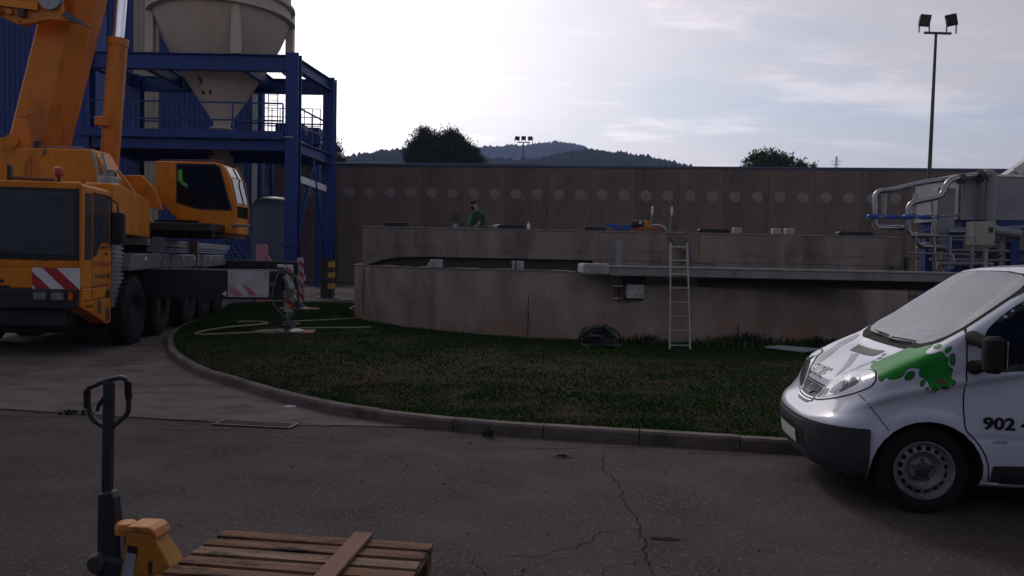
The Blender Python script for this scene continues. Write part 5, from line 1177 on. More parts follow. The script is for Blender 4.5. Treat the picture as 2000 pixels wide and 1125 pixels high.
W(MB().tube([(-11.4, 17.7, 4.22), (-11.4, 17.7, 4.27), (-9.9, 17.7, 4.27), (-9.9, 17.7, 4.22)], .015, 6), 'handrail', 'galv', sb)
W(MB().box(-13.4, -11.4, 18.9, 19.6, 2.62, 4.05), 'counterweight', 'yellow', bevel=.05)
W(MB().prism([(-12.9, 2.62), (-9.0, 2.62), (-9.3, 3.2), (-11.4, 3.9), (-12.6, 3.6)], 'Y', 18.16, 18.24), 'boom_cheek', 'yellow')
W(MB().prism([(-12.9, 2.62), (-9.0, 2.62), (-9.3, 3.2), (-11.4, 3.9), (-12.6, 3.6)], 'Y', 19.2, 19.28), 'boom_cheek', 'yellow')
W(MB().lathe([(0, 17.37), (.16, 17.37), (.16, 17.40)], (-11.35, 0, 4.32), 'Y', 18), 'pivot_cover', 'yellow', sb)
W(MB().prism([(-11.9, 4.2), (-11.0, 4.2), (-11.0, 4.32), (-11.25, 4.45), (-11.45, 4.45), (-11.9, 4.36)], 'Y', 17.45, 17.6), 'pivot_bracket', 'yellow', sb)
W(MB().cbox((-10.85, 17.55, 4.28), (.10, .10, .18)), 'valve_block', 'black', sb)
# aluminium access ladder
la = W(MB().bar((-9.46, 17.3, 4.15), (-9.27, 17.3, 3.36), .04, .06), 'access_ladder', 'alu', cr)
W(MB().bar((-9.24, 17.3, 4.10), (-9.05, 17.3, 3.36), .04, .06), 'stile', 'alu', la)
for k in range(4):
    W(MB().bar((-9.42 + k * .05, 17.3, 4.0 - k * .2), (-9.22 + k * .05, 17.3, 3.98 - k * .2), .035, .03), 'rung', 'alu', la)
W(MB().cbox((-8.93, 17.2, 3.45), (.08, .1, .42)), 'hand_post', 'black')
W(MB().prism([(-9.3, 3.1), (-8.3, 2.9), (-8.45, 3.35), (-8.8, 3.72), (-9.3, 3.70)], 'Y', 18.2, 18.3), 'cylinder_bracket', 'yellow', bevel=.02)
W(MB().bar((-9.05, 17.6, 3.75), (-8.55, 17.6, 3.10), .05, .05), 'brace', 'jackcap')
# boom: box section with rounded lower edge, telescoping sections, folded jib head
ang = math.atan2(10.74 - 9.87, 7.79 - 4.31); bd_ = Vector((math.sin(ang), 0, math.cos(ang))); bn = Vector((math.cos(ang), 0, -math.sin(ang)))
bo = Vector((-11.50, 18.72, 4.29)); hw, hd_ = .55, .46
def boom_sec(s0, s1, hw, hd_, name, parent=cr, mt='yellowdirty', ch=.14):
    sec = [(-hw, -hd_ + .06), (-hw + .06, -hd_), (hw - ch * 2.2, -hd_), (hw, -hd_ + ch * 1.6), (hw, hd_ - ch * 1.6), (hw - ch * 2.2, hd_), (-hw + .06, hd_), (-hw, hd_ - .06)]
    V = [bo + bn * a + Vector((0, b, 0)) + bd_ * s for s in (s0, s1) for a, b in sec]; n = len(sec)
    return MB().add(V, [tuple(range(n)), tuple(range(2 * n - 1, n - 1, -1))] + [(i, (i + 1) % n, n + (i + 1) % n, n + i) for i in range(n)]).build(name, mt, parent, world=True, bevel=.015)
bm1 = boom_sec(-1.4, 8.6, .55, .46, 'boom')
boom_sec(8.6, 8.75, .60, .50, 'boom_collar', bm1); boom_sec(8.4, 14, .47, .39, 'boom_section')
W(MB().box(-11.75, -11.5, 18.22, 18.24, 5.05, 5.10), 'cable_clip', 'jackcap', bm1)
# lift cylinder
W(MB().tube([(-9.90, 18.72, 3.0), (-9.62, 18.72, 6.95)], .215, 20), 'lift_cylinder', 'yellowdirty', smooth=True)
W(MB().tube([(-9.625, 18.72, 6.85), (-9.615, 18.72, 7.03)], .235, 20), 'cylinder_gland', 'yellowdirty', smooth=True)
W(MB().tube([(-9.62, 18.72, 7.0), (-9.30, 18.72, 11.0)], .125, 18), 'lift_rod', 'chrome', smooth=True)
W(MB().cbox((-9.86, 18.45, 5.0), (.30, .16, .22)), 'cylinder_valve', 'yellowdirty', bevel=.02)
W(MB().tube(catmull([(-9.95, 18.45, 4.95), (-10.05, 18.42, 4.6), (-10.0, 18.42, 4.1), (-9.95, 18.4, 3.6)], 4), .02, 6), 'valve_hose', 'black', smooth=True)
# folded jib root and hook sheave hanging beside the boom
jb = W(MB().prism([(-12.6, 7.42), (-11.9, 7.25), (-11.35, 7.02), (-10.7, 7.16), (-9.98, 7.10), (-9.66, 6.98), (-10.0, 7.14), (-10.4, 7.35), (-10.5, 8.6), (-12.6, 8.6)], 'Y', 17.72, 17.86), 'jib_root', 'yellowdirty', bevel=.02)
W(MB().lathe([(0, 17.62), (.26, 17.62), (.26, 17.64), (.22, 17.66), (.22, 17.70), (.26, 17.72)], (-10.62, 0, 7.62), 'Y', 24), 'sheave', 'galv', jb, smooth=True)
W(MB().prism([(-10.35, 7.22), (-9.64, 6.93), (-9.95, 7.14), (-10.25, 7.32)], 'Y', 17.60, 17.70), 'sheave_guard', 'vessel', jb)
W(MB().bar((-12.2, 17.66, 7.55), (-10.9, 17.66, 7.42), .08, .16), 'jib_lug', 'yellow', jb); W(MB().cbox((-11.25, 17.66, 7.28), (.14, .12, .18)), 'jib_pin', 'black', jb)
for x_ in (-11.8, -11.55): W(MB().lathe([(0, 17.63), (.07, 17.63), (.07, 17.71)], (x_, 0, 7.3), 'Y', 12), 'pin_boss', 'yellowdirty', jb)
W(MB().tube(catmull([(-11.35, 17.68, 7.1), (-11.25, 17.7, 6.95), (-11.15, 17.7, 6.82), (-11.12, 17.7, 6.75)], 4), .014, 6), 'chain', 'black', jb)
# operator cab
oc = [(-8.94, 4.18), (-7.45, 4.18), (-7.25, 4.11), (-7.09, 3.82), (-6.93, 3.13), (-6.90, 2.39), (-7.85, 2.47), (-7.87, 2.70), (-8.40, 2.72), (-8.94, 3.29)]
ocb = W(MB().prism(oc, 'Y', 19.22, 20.12), 'operator_cab', 'yellow', bevel=.03)
W(MB().prism([(-8.39, 4.10), (-7.48, 4.10), (-7.36, 4.05), (-7.06, 3.01), (-7.88, 3.03), (-8.39, 3.18)], 'Y', 19.20, 19.216), 'cab_window', 'glass', ocb)
W(MB().prism([(-8.42, 4.13), (-7.46, 4.13), (-7.33, 4.07), (-7.02, 2.98), (-7.88, 2.995), (-8.42, 3.15)], 'Y', 19.208, 19.219), 'window_seal', 'black', ocb)
def fq(x0, z0, x1, z1, name, mt, y0=19.30, y1=20.04, off=.014):
    W(MB().poly([(x0 + off, y0, z0), (x0 + off, y1, z0), (x1 + off, y1, z1), (x1 + off, y0, z1)]), name, mt, ocb, fix=False)
fq(-7.075, 3.80, -6.936, 3.18, 'cab_windscreen', 'windscreen'); fq(-7.235, 4.08, -7.098, 3.83, 'cab_windscreen', 'windscreen'); fq(-6.925, 3.10, -6.912, 2.82, 'lower_window', 'glass')
W(MB().tube([(-8.9, 19.4, 4.22), (-7.6, 19.4, 4.24), (-7.3, 19.4, 4.2)], .02, 6), 'roof_rail', 'rust', ocb)
W(MB().tube([(-7.2, 20.0, 4.15), (-6.95, 19.95, 3.7), (-6.84, 19.9, 3.0), (-6.85, 19.9, 2.7)], .02, 6), 'wiper_arm', 'jackcap', ocb)
W(MB().tube([(-7.0, 19.18, 2.62), (-6.55, 19.1, 2.61)], .035, 8), 'lamp_bar', 'galv', ocb)
W(MB().prism([(-8.37, 3.95), (-8.27, 3.99), (-8.25, 3.7), (-8.14, 3.62), (-8.13, 3.53), (-8.26, 3.6), (-8.37, 3.72)], 'Y', 19.190, 19.198), 'hivis_vest', 'hivis', ocb)
W(MB().box(-9.0, -7.6, 19.3, 20.0, 2.44, 2.72), 'cab_bracket', 'black'); W(MB().box(-8.8, -6.95, 19.25, 20.0, 2.28, 2.42), 'cab_floor', 'rust')
for k in range(4): W(MB().tube(catmull([(-8.6 + k * .22, 18.9, 2.6), (-8.2 + k * .3, 18.6, 2.45), (-7.9 + k * .22, 18.5, 2.28)], 4), .03, 6), 'hose', 'cable', smooth=True)

# ground pads of the outriggers and hoses on the grass
def pad(lx, ly, lab, s=1.0):
    p_ = Matrix.Translation((-7.56, 13.5, 0)) @ Matrix.Rotation(CA, 4, 'Z') @ Vector((lx, ly, 0))
    o = empty('outrigger_pad', (p_.x, p_.y, lawn_z(p_.x, p_.y)), CA, lab, 'pad', 'outrigger pads on the lawn')
    hh = .17 - lawn_z(p_.x, p_.y)
    for k in range(5): MB().box(-.62 * s + k * .25 * s, -.62 * s + k * .25 * s + .235 * s, -.42 * s, .42 * s, -.01, max(.03, hh - .003)).build('plank', 'woodred', o, bevel=.006)
    return o
pad(xj0, 3.35, 'red brown timber pad under the front outrigger jack', .95); pad(xj1, 11.2, 'timber pad under the rear outrigger jack')
def hose_on_lawn(pts, r_, lab, m='hose'):
    pp_ = catmull([(a, b, 0) for a, b in pts], 6); pp_ = [(p.x, p.y, lawn_z(p.x, p.y) + r_ + .03) for p in pp_]
    tag(MB().tube(pp_, r_, 6).build('garden_hose', m, smooth=True), lab, 'hose')
hose_on_lawn([(-6.9, 19.3), (-6.5, 19.5), (-6.1, 19.2), (-6.15, 18.6), (-6.6, 17.4), (-6.75, 16.5), (-6.55, 16.1), (-5.9, 16.4), (-5.4, 16.9), (-5.2, 17.3)], .017, 'pale hose looping on the grass left of the outrigger jack')
hose_on_lawn([(-5.15, 16.55), (-5.55, 16.75), (-5.6, 17.1), (-5.3, 17.5), (-4.8, 17.9), (-4.0, 18.2), (-3.4, 18.5)], .015, 'pale hose trailing right from the outrigger jack')
hose_on_lawn([(-5.8, 19.5), (-5.0, 20.4), (-4.4, 21.0), (-3.9, 21.6)], .014, 'thin pale hose farther back on the grass')
hose_on_lawn([(-4.95, 24.0), (-5.3, 25.2), (-5.2, 27.2), (-4.9, 29)], .016, 'short hose end beside the round tank wall')

# drain grate, litter
dg = empty('drain_grate', (-2.78, 8.38, 0), R(-7), 'slotted iron drain grate in the apron seam', 'drain')
MB().box(-.44, .44, -.125, .125, .002, .008).build('pit', 'crack', dg)
for a in (-.115, .115): MB().box(-.44, .44, a - .012, a + .012, .008, .018).build('frame', 'iron', dg)
for a in (-.43, .43): MB().box(a - .012, a + .012, -.103, .103, .008, .018).build('frame', 'iron', dg)
bar_me = None
for k in range(17):
    x_ = -.40 + k * .05
    m_ = MB().add([(x_ - .008 , -.10, .008), (x_ + .008 , -.10, .008), (x_ + .008 , .10, .008), (x_ - .008 , .10, .008), (x_ - .008 , -.10, .017), (x_ + .008 , -.10, .017), (x_ + .008 , .10, .017), (x_ - .008 , .10, .017)],
                  [(0, 3, 2, 1), (4, 5, 6, 7), (0, 1, 5, 4), (1, 2, 6, 5), (2, 3, 7, 6), (3, 0, 4, 7)])
    m_.build('bar', 'kerb', dg)
def crumple(name, x_, y_, r_, h, m, lab, cat_, seed, z0=.004):
    q = random.Random(seed); V = []; F = []; n, k = 12, 4
    for j in range(k + 1):
        for i in range(n):
            a = 6.2832 * i / n; rr = r_ * (j + .15) / k * q.uniform(.7, 1.2); V.append((rr * math.cos(a) * 1.6, rr * math.sin(a), z0 + (h * q.random() * (1 - j / k) if j < k else 0)))
    for j in range(k):
        for i in range(n): F.append((j * n + i, j * n + (i + 1) % n, (j + 1) * n + (i + 1) % n, (j + 1) * n + i))
    o = MB().add(V, F + [tuple(range(n))]).build(name, m); o.location = (x_, y_, 0); return tag(o, lab, cat_)
crumple('rag', .51, 7.25, .065, .03, 'rubber', 'dark crumpled rag lying on the asphalt', 'rag', 3)
crumple('paper_scrap', -2.70, 9.42, .05, .035, 'paper', 'white paper scrap lying beside the kerb', 'paper', 4, .008)
st_ = MB()
for k in range(70):
    x_, y_ = rnd.uniform(-3.2, 1.8), rnd.uniform(3.8, 9.0); s = rnd.uniform(.006, .016)
    st_.add([(x_ - s, y_ - s, .003), (x_ + s, y_ - s * .6, .003), (x_ + s * .7, y_ + s, .003), (x_ - s * .6, y_ + s * .8, .003), (x_, y_, .003 + s * .9)], [(0, 1, 4), (1, 2, 4), (2, 3, 4), (3, 0, 4)])
tag(st_.build('gravel', 'iron', fix=False), 'loose dark grit scattered over the asphalt', 'gravel', kind='stuff')

# ================================================================== pallet and pallet truck
PA = R(-7.2)
pal = empty('pallet', (-1.10, 3.99, .085), PA, 'worn wooden pallet with gapped deck boards on the truck forks', 'pallet')
bz = .144
r_ = random.Random(11)
def plank_part(name, x0, x1, y0, y1, z0, z1, m, tilt=0.0):
    o = MB().box(x0, x1, y0, y1, z0, z1).build(name, m, pal, bevel=.003); o.rotation_euler = (0, 0, tilt); return o
ys = [(.338, .435), (.203, .300), (.068, .166), (-.066, .032), (-.200, -.102), (-.334, -.236), (-.440, -.372)]
for k, (a, b) in enumerate(ys):
    plank_part('deck_board', -.63 + r_.uniform(-.012, .012), .63 + r_.uniform(-.008, .008), a, b, bz - .022 + r_.uniform(0, .002), bz, 'wood2' if k in (2, 6) else 'wood', r_.uniform(-.006, .006))
    for x_ in (-.57, .01, .56):
        MB().lathe([(0, bz + .002), (.0045, bz + .002), (.0045, bz)], (x_ + r_.uniform(-.01, .01), (a + b) / 2 + r_.uniform(-.03, .03), 0), 'Z', 6).build('nail', 'nail', pal)
for x_ in (-.58, 0, .58): plank_part('stringer_board', x_ - .05, x_ + .05, -.43, .43, bz - .046, bz - .0245, 'wood')
for x_ in (-.56, 0, .56):
    for y_ in (-.37, 0, .37): plank_part('block', x_ - .065, x_ + .065, y_ - .05, y_ + .05, .0, bz - .0465, 'wood')
for y_ in (-.37, 0, .37): plank_part('bottom_board', -.62, .62, y_ - .05, y_ + .05, -.022, -.0005, 'wood')
pk = MB().box(-.055, .055, -.46, .46, 0, .022).build('loose_plank', 'woodred', bevel=.003); pk.location = (-.89, 3.97, .085 + bz + .006); pk.rotation_euler = (0, 0, R(-7))
tag(pk, 'reddish plank lying across the pallet boards', 'plank')
jk = empty('pallet_truck', (-2.0, 4.10, 0), PA, 'hand pallet truck with black loop handle and yellow pump housing', 'pallet truck')
for s in (-.27, .27):
    f_ = MB().prism([(.32, .055), (1.35, .055), (1.46, .07), (1.46, .078), (.32, .082)], 'Y', s - .08, s + .08).build('fork', 'jack', jk, bevel=.006)
# housing: A-shaped plate sloping down to the forks
hs = MB().prism([(-.02, .10), (.30, .06), (.36, .085), (.245, .27), (.165, .395), (.03, .395)], 'Y', -.13, .0).build('pump_housing', 'jack', jk, bevel=.008)
MB().prism([(.02, .395), (.165, .395), (.195, .365), (.202, .378), (.18, .415), (.15, .432), (.03, .428)], 'Y', -.135, .005).build('housing_cap', 'jackcap', jk, bevel=.018)
MB().lathe([(0, .37), (.055, .37), (.055, .38), (.055, .415), (.045, .428), (0, .43)], (-.015, -.07, 0), 'Z', 20).build('pump_cap', 'jackcap', jk, smooth=True)
for x_, m_, rr in ((-.045, 'chrome', .018), (.0, 'jackdark', .018)): MB().tube([(x_, -.05, .20), (x_, -.05, .375)], rr, 10).build('pump_piston', m_, jk, smooth=True)
stk = MB().poly([(-.005, -.1345, .10), (.062, -.1345, .10), (.088, -.1345, .315), (.035, -.1345, .325)]).build('label', 'sticker', jk, fix=False)
MB().poly([(.034, -.1355, .29), (.09, -.1355, .287), (.092, -.1355, .325), (.036, -.1355, .33)]).build('label_head', 'print', jk, fix=False)
MB().prism([(-.16, .06), (.0, .06), (.02, .22), (-.12, .25), (-.18, .16)], 'Y', -.10, .06).build('pump_body', 'jackdark', jk, bevel=.02)
MB().lathe([(0, -.07), (.09, -.07), (.1, -.05), (.1, .05), (.09, .07), (0, .07)], (-.06, -.02, .10), 'Y', 22).build('steer_wheel', 'rubber', jk, smooth=True)
MB().lathe([(0, -.055), (.045, -.055), (.06, -.03), (.06, .02), (0, .03)], (-.165, -.06, .20), 'Y', 14).build('pivot', 'iron', jk, smooth=True)
# handle (leans a touch)
MB().prism([(-.185, .24), (-.045, .22), (-.085, .55), (-.105, .585), (-.18, .57)], 'Y', -.075, -.01).build('handle_root', 'jackdark', jk, bevel=.012)
MB().bar((-.145, -.04, .52), (-.135, -.04, 1.17), .052, .038, up=(0, 1, 0)).build('handle_post', 'jackdark', jk, bevel=.008)
lp = elbow_path([(-.15, -.04, .915), (-.245, -.04, .965), (-.262, -.04, 1.10), (-.262, -.04, 1.125), (-.15, -.04, 1.175), (-.03, -.04, 1.20), (-.022, -.04, 1.05), (-.028, -.04, 1.00), (-.12, -.04, .92)], .06, 6)
MB().tube(lp, .0135, 10).build('handle_loop', 'jackdark', jk, smooth=True)
MB().tube([(-.262, -.04, 1.02), (-.263, -.04, 1.115)], .018, 10).build('grip', 'rubber', jk, smooth=True); MB().tube([(-.023, -.04, 1.08), (-.028, -.04, 1.17)], .018, 10).build('grip', 'rubber', jk, smooth=True)
MB().tube([(-.15, -.05, 1.09), (-.18, -.055, 1.05), (-.195, -.055, 1.01)], [.009, .012, .009], 8).build('release_lever', 'rubber', jk, smooth=True)

# ================================================================== the van
VX0, VYC = 2.46, 6.776
van = empty('van', (VX0, VYC, 0), R(-7.0), 'white panel van with green splash artwork facing left', 'van')
# van-local: x from the nose backwards, y sideways (negative = side facing the camera), z up
rows = [  # centre x, centre z, corner length, corner z, half width, roundness
    (.16, .20, .50, .22, .86, 2.6), (.07, .27, .49, .28, .92, 2.6), (.03, .40, .485, .42, .94, 2.6), (.02, .54, .48, .57, .948, 2.6), (.045, .625, .45, .66, .95, 2.7),
    (.125, .68, .40, .74, .95, 2.8), (.195, .76, .365, .84, .945, 2.8), (.25, .86, .345, .95, .938, 2.8), (.30, .93, .335, 1.03, .93, 2.8), (.425, .995, .315, 1.11, .922, 2.8),
    (.575, 1.055, .295, 1.185, .912, 2.8), (.715, 1.11, .275, 1.25, .90, 2.8), (.81, 1.175, .25, 1.305, .89, 2.8), (1.01, 1.345, .26, 1.43, .868, 2.8), (1.22, 1.52, .27, 1.58, .845, 2.8),
    (1.43, 1.685, .26, 1.725, .815, 2.8), (1.57, 1.80, .26, 1.825, .78, 2.8), (1.66, 1.855, .27, 1.865, .74, 2.8), (1.83, 1.895, .30, 1.892, .68, 2.8), (2.3, 1.935, .25, 1.925, .56, 2.8), (2.8, 1.96, .3, 1.95, .36, 2.6)]
NT, NS, REAR = 30, 60, 4.76
def van_ring(rw):
    uc, zc, L_, zs, vs, n_ = rw; half = []
    for i in range(NT + 1):
        th = (math.pi / 2) * i / NT; s, c = math.sin(th), math.cos(th)
        v = vs * (s ** (2 / n_)); u = uc + L_ * (1 - c ** (2 / n_) if c > 1e-9 else 1); half.append((u, v, zc + (zs - zc) * (v / vs) ** 2))
    u0 = uc + L_
    for k in range(1, NS + 1):
        f_ = k / NS; u = u0 + (REAR - .02 * zs - u0) * f_; half.append((u, vs, zs + (0 if zs < 1.8 else 0)))
    return [(u, -v, z) for u, v, z in reversed(half)] + [(u, v, z) for u, v, z in half[1:]]
def refine(rows, k=5):
    A = np.array(rows, float); out = []
    for i in range(len(A) - 1):
        a, b, c, d = A[max(i - 1, 0)], A[i], A[i + 1], A[min(i + 2, len(A) - 1)]
        for j in range(k):
            t = j / k; out.append(.5 * (2 * b + (c - a) * t + (2 * a - 5 * b + 4 * c - d) * t * t + (3 * b - a - 3 * c + d) * t ** 3))
    out.append(A[-1]); return [tuple(x) for x in out]
rr_ = [van_ring(q) for q in refine(rows)]
# body-side crease and shoulder: push the side in slightly above and below the crease lines
nr = len(rr_[0]); V = [p for ring in rr_ for p in ring]; F = []
for j in range(len(rr_) - 1):
    for i in range(nr): F.append((j * nr + i, j * nr + (i + 1) % nr, (j + 1) * nr + (i + 1) % nr, (j + 1) * nr + i))
F += [tuple(range(nr - 1, -1, -1)), tuple((len(rr_) - 1) * nr + i for i in range(nr))]
CREX = [.135, .22, .346, .545, .777, 1.073, 1.473, 2.2, 4.8]; CREZ = [.69, .735, .812, .892, .948, 1.022, 1.10, 1.17, 1.2]
WX, WXR = .80, 3.90
def side_shape(p):
    x, y, z = p
    if x > .15 and .25 < z < 1.35 and abs(y) > .5:
        s = smoothstep(.15, .5, x); zc = np.interp(x, CREX, CREZ); y2 = abs(y); d = z - zc
        y2 += s * (.016 * math.exp(-(d / .03) ** 2) - .016 * smoothstep(0, -.05, d) * smoothstep(-.30, -.08, d))
        if x > .9: y2 -= .010 * math.exp(-((z - .60) / .018) ** 2)
        ra = math.hypot(x - WX, z - .31)
        y2 += .018 * smoothstep(.52, .44, ra)
        y2 -= .03 * smoothstep(.40, .22, z)
        y = math.copysign(y2, y)
    # bonnet: raised ribs and a flat valley towards the wings
    if .30 < x < .95 and z > .95 and abs(y) < .8:
        z += .014 * math.exp(-((abs(y) - .52) / .07) ** 2)
    return (x, y, z)
V = [side_shape(p) for p in V]
def cut_mesh(V, F, cutters):
    def mk(v, f):
        me = bpy.data.meshes.new('tmp'); me.from_pydata([tuple(a) for a in v], [], f)
        b = bmesh.new(); b.from_mesh(me); bmesh.ops.recalc_face_normals(b, faces=b.faces); b.to_mesh(me); b.free()
        o = bpy.data.objects.new('tmp', me); col.objects.link(o); return o
    base = mk(V, F); cs = [mk(c.v, c.f) for c in cutters]
    for c in cs:
        m_ = base.modifiers.new('b', 'BOOLEAN'); m_.object = c; m_.operation = 'DIFFERENCE'; m_.solver = 'EXACT'
    d = bpy.context.evaluated_depsgraph_get(); me = bpy.data.meshes.new_from_object(base.evaluated_get(d))
    for o in [base] + cs:
        m0 = o.data; bpy.data.objects.remove(o); bpy.data.meshes.remove(m0)
    return me
def arch(x_, s):
    m = MB(); pr_ = []
    for i in range(28):
        a = math.pi * 2 * i / 28; pr_.append((x_ + .012 + .405 * math.cos(a), .312 + .402 * math.sin(a)))
    return m.prism(pr_, 'Y', s * .55, s * 1.2)
def mirror_y(h): return h + [(-a, b) for a, b in reversed(h) if a > 1e-6]
wsh = [(0, 1.235), (.3, 1.242), (.6, 1.262), (.71, 1.295), (.765, 1.345), (.772, 1.415), (.758, 1.535), (.742, 1.657), (.725, 1.716), (.68, 1.785), (.54, 1.823), (.3, 1.842), (0, 1.846)]
cavity = MB().prism([(a * .985, 1.54 + (b - 1.54) * .985) for a, b in mirror_y(wsh)], 'X', .6, 2.5)
lower = MB().box(1.25, 2.45, -.80, .80, .55, 1.30)
VB = BVHTree.FromPolygons([Vector(p) for p in V], F)
vme = cut_mesh(V, F, [arch(WX, -1), arch(WX, 1), arch(WXR, -1), arch(WXR, 1), cavity, lower])
vme.name = 'van_body'
body = bpy.data.objects.new('body', vme); col.objects.link(body); body.parent = van
vme.materials.clear(); vme.materials.append(M['van']); vme.materials.append(M['plastic'])
for p in vme.polygons:
    p.use_smooth = True
    near = VB.find_nearest(p.center)
    p.material_index = 1 if near[3] > .008 or abs(near[1].dot(p.normal)) < .5 else 0
try: vme.set_sharp_from_angle(angle=R(40))
except Exception: pass
def project(V2, F2, plane, off):
    """lay a flat outline onto the body: plane 'side' gives (x,z), 'obl' (x, height along a 45 degree view), 'front' (y,z), 'top' (x,y)"""
    out = []
    for p in V2:
        if plane == 'side': o, d = Vector((p[0], -3, p[1])), Vector((0, 1, 0))
        elif plane == 'obl': o, d = Vector((p[0], 0, 0)) + Vector((0, .7071, .7071)) * p[1] - Vector((0, .7071, -.7071)) * 4, Vector((0, .7071, -.7071))
        elif plane == 'front': o, d = Vector((-2, p[0], p[1])), Vector((1, 0, 0))
        else: o, d = Vector((p[0], p[1], 4)), Vector((0, 0, -1))
        h = VB.ray_cast(o, d)
        if h[0] is None:
            h = VB.find_nearest(o + d * (2.1 if plane != 'top' else 3))
        n = h[1] if h[1].dot(d) < 0 else -h[1]; out.append(h[0] + n * off)
    return out, F2
def patch(name, outlines, plane, mt, parent, off=.003, step=.05, holes=()):
    m = MB()
    for ol in outlines:
        b = bmesh.new(); f = b.faces.new([b.verts.new((p[0], p[1], 0)) for p in ol])
        xs = [p[0] for p in ol]; ys_ = [p[1] for p in ol]
        bmesh.ops.triangulate(b, faces=b.faces[:])
        x_ = min(xs) + step
        while x_ < max(xs): bmesh.ops.bisect_plane(b, geom=b.verts[:] + b.edges[:] + b.faces[:], plane_co=(x_, 0, 0), plane_no=(1, 0, 0)); x_ += step
        y_ = min(ys_) + step
        while y_ < max(ys_): bmesh.ops.bisect_plane(b, geom=b.verts[:] + b.edges[:] + b.faces[:], plane_co=(0, y_, 0), plane_no=(0, 1, 0)); y_ += step
        b.verts.index_update(); b.verts.ensure_lookup_table()
        V3, F3 = project([(v.co.x, v.co.y) for v in b.verts], [tuple(v.index for v in f.verts) for f in b.faces], plane, off); b.free()
        dr_ = {'side': Vector((0, 1, 0)), 'front': Vector((1, 0, 0)), 'top': Vector((0, 0, -1)), 'obl': Vector((0, .7071, -.7071))}[plane]; F4 = []
        for f in F3:                                  # faces look outwards
            nn = (V3[f[1]] - V3[f[0]]).cross(V3[f[2]] - V3[f[0]]); F4.append(f if nn.dot(dr_) <= 0 else tuple(reversed(f)))
        m.add(V3, F4)
    o = m.build(name, mt, parent, fix=False, smooth=True)
    return o
def smooth_ring(pts, k=4):
    n = len(pts); out = []
    for i in range(n):
        a, b, c, d = [Vector((*pts[(i + q) % n], 0)) for q in (-1, 0, 1, 2)]
        for j in range(k):
            t = j / k; q = .5 * ((2 * b) + (c - a) * t + (2 * a - 5 * b + 4 * c - d) * t * t + (3 * b - a - 3 * c + d) * t ** 3); out.append((q.x, q.y))
    return out
def line(name, pts, plane, w, mt, parent, off=.0015, k=6, closed=False):
    P_ = catmull([(*p, 0) for p in pts], k) if len(pts) > 2 else [Vector((*pts[0], 0)).lerp(Vector((*pts[1], 0)), i / 24) for i in range(25)]
    V2 = []; F2 = []
    for i, p in enumerate(P_):
        t = (P_[min(i + 1, len(P_) - 1)] - P_[max(i - 1, 0)]).normalized(); n = Vector((-t.y, t.x, 0))
        V2 += [tuple((p - n * w / 2)[:2]), tuple((p + n * w / 2)[:2])]
        if i: F2.append((2 * i - 2, 2 * i - 1, 2 * i + 1, 2 * i))
    V3, F3 = project(V2, F2, plane, off); return MB().add(V3, F3).build(name, mt, parent, fix=False, smooth=True)

# --- glass, trim, lamps and print laid on the body
frit = [(0, 1.19), (.3, 1.194), (.55, 1.208), (.70, 1.238), (.79, 1.285), (.805, 1.345), (.800, 1.42), (.782, 1.54), (.765, 1.662), (.745, 1.722), (.70, 1.797), (.55, 1.834), (.3, 1.852), (0, 1.855)]
def band(o_, i_):                                    # ring between two outlines with the same number of points
    n = len(i_); return [[o_[k], o_[(k + 1) % n], i_[(k + 1) % n], i_[k]] for k in range(n)]
frit2 = [(0, 1.19), (.3, 1.194), (.6, 1.212), (.72, 1.245), (.80, 1.30), (.805, 1.40), (.788, 1.54), (.768, 1.662), (.748, 1.722), (.70, 1.797), (.55, 1.834), (.3, 1.852), (0, 1.855)]
patch('scuttle_panel', band(mirror_y(frit2), mirror_y([(a * .985, 1.54 + (b - 1.54) * .985) for a, b in wsh])), 'front', 'rubber', van, .002, .03)
patch('windscreen', [mirror_y(wsh)], 'front', 'vanglass', van, .005, .04)
MB().prism([(.93, 1.20), (1.05, 1.262), (1.30, 1.275), (1.42, 1.22), (1.42, .9), (.93, 1.12)], 'Y', -.74, .74).build('dashboard', 'plastic', van, bevel=.02)
for y_ in (-.45, .20, .55):
    st = MB().prism([(1.80, .62), (2.25, .62), (2.36, 1.30), (2.26, 1.34), (2.12, .85), (1.82, .84)], 'Y', y_ - .22 * (1 if y_ < 0 else .72), y_ + .22 * (1 if y_ < 0 else .72)).build('seat', 'cabfabric', van, bevel=.05)
    MB().box(2.27, 2.37, y_ - .13, y_ + .13, 1.36, 1.58).build('headrest', 'cabfabric', st, bevel=.04)
sw_ = MB().tube([(1.50 + .055 * math.sin(a), -.45 + .19 * math.cos(a), 1.22 + .18 * math.sin(a)) for a in [2 * math.pi * i / 28 for i in range(29)]], .014, 8, cap=False).build('steering_wheel', 'black', van, smooth=True)
MB().bar((1.40, -.45, 1.15), (1.50, -.45, 1.22), .09, .09).build('steering_column', 'black', sw_)
MB().box(1.62, 1.65, -.11, .11, 1.66, 1.73).build('rear_view_mirror', 'black', van, bevel=.01)
MB().poly([(1.12, .18, 1.280), (1.12, .48, 1.280), (1.30, .50, 1.284), (1.29, .20, 1.284)]).build('paper_on_dashboard', 'paper', van, fix=False)
sw = [(1.204, 1.216), (1.214, 1.36), (1.259, 1.44), (1.363, 1.534), (1.493, 1.625), (1.66, 1.70), (1.9, 1.735), (2.12, 1.735), (2.14, 1.13), (1.9, 1.115), (1.468, 1.112), (1.344, 1.101), (1.255, 1.11), (1.215, 1.145)]
patch('door_window', [smooth_ring(sw, 3)], 'side', 'glass', van, .002, .05)
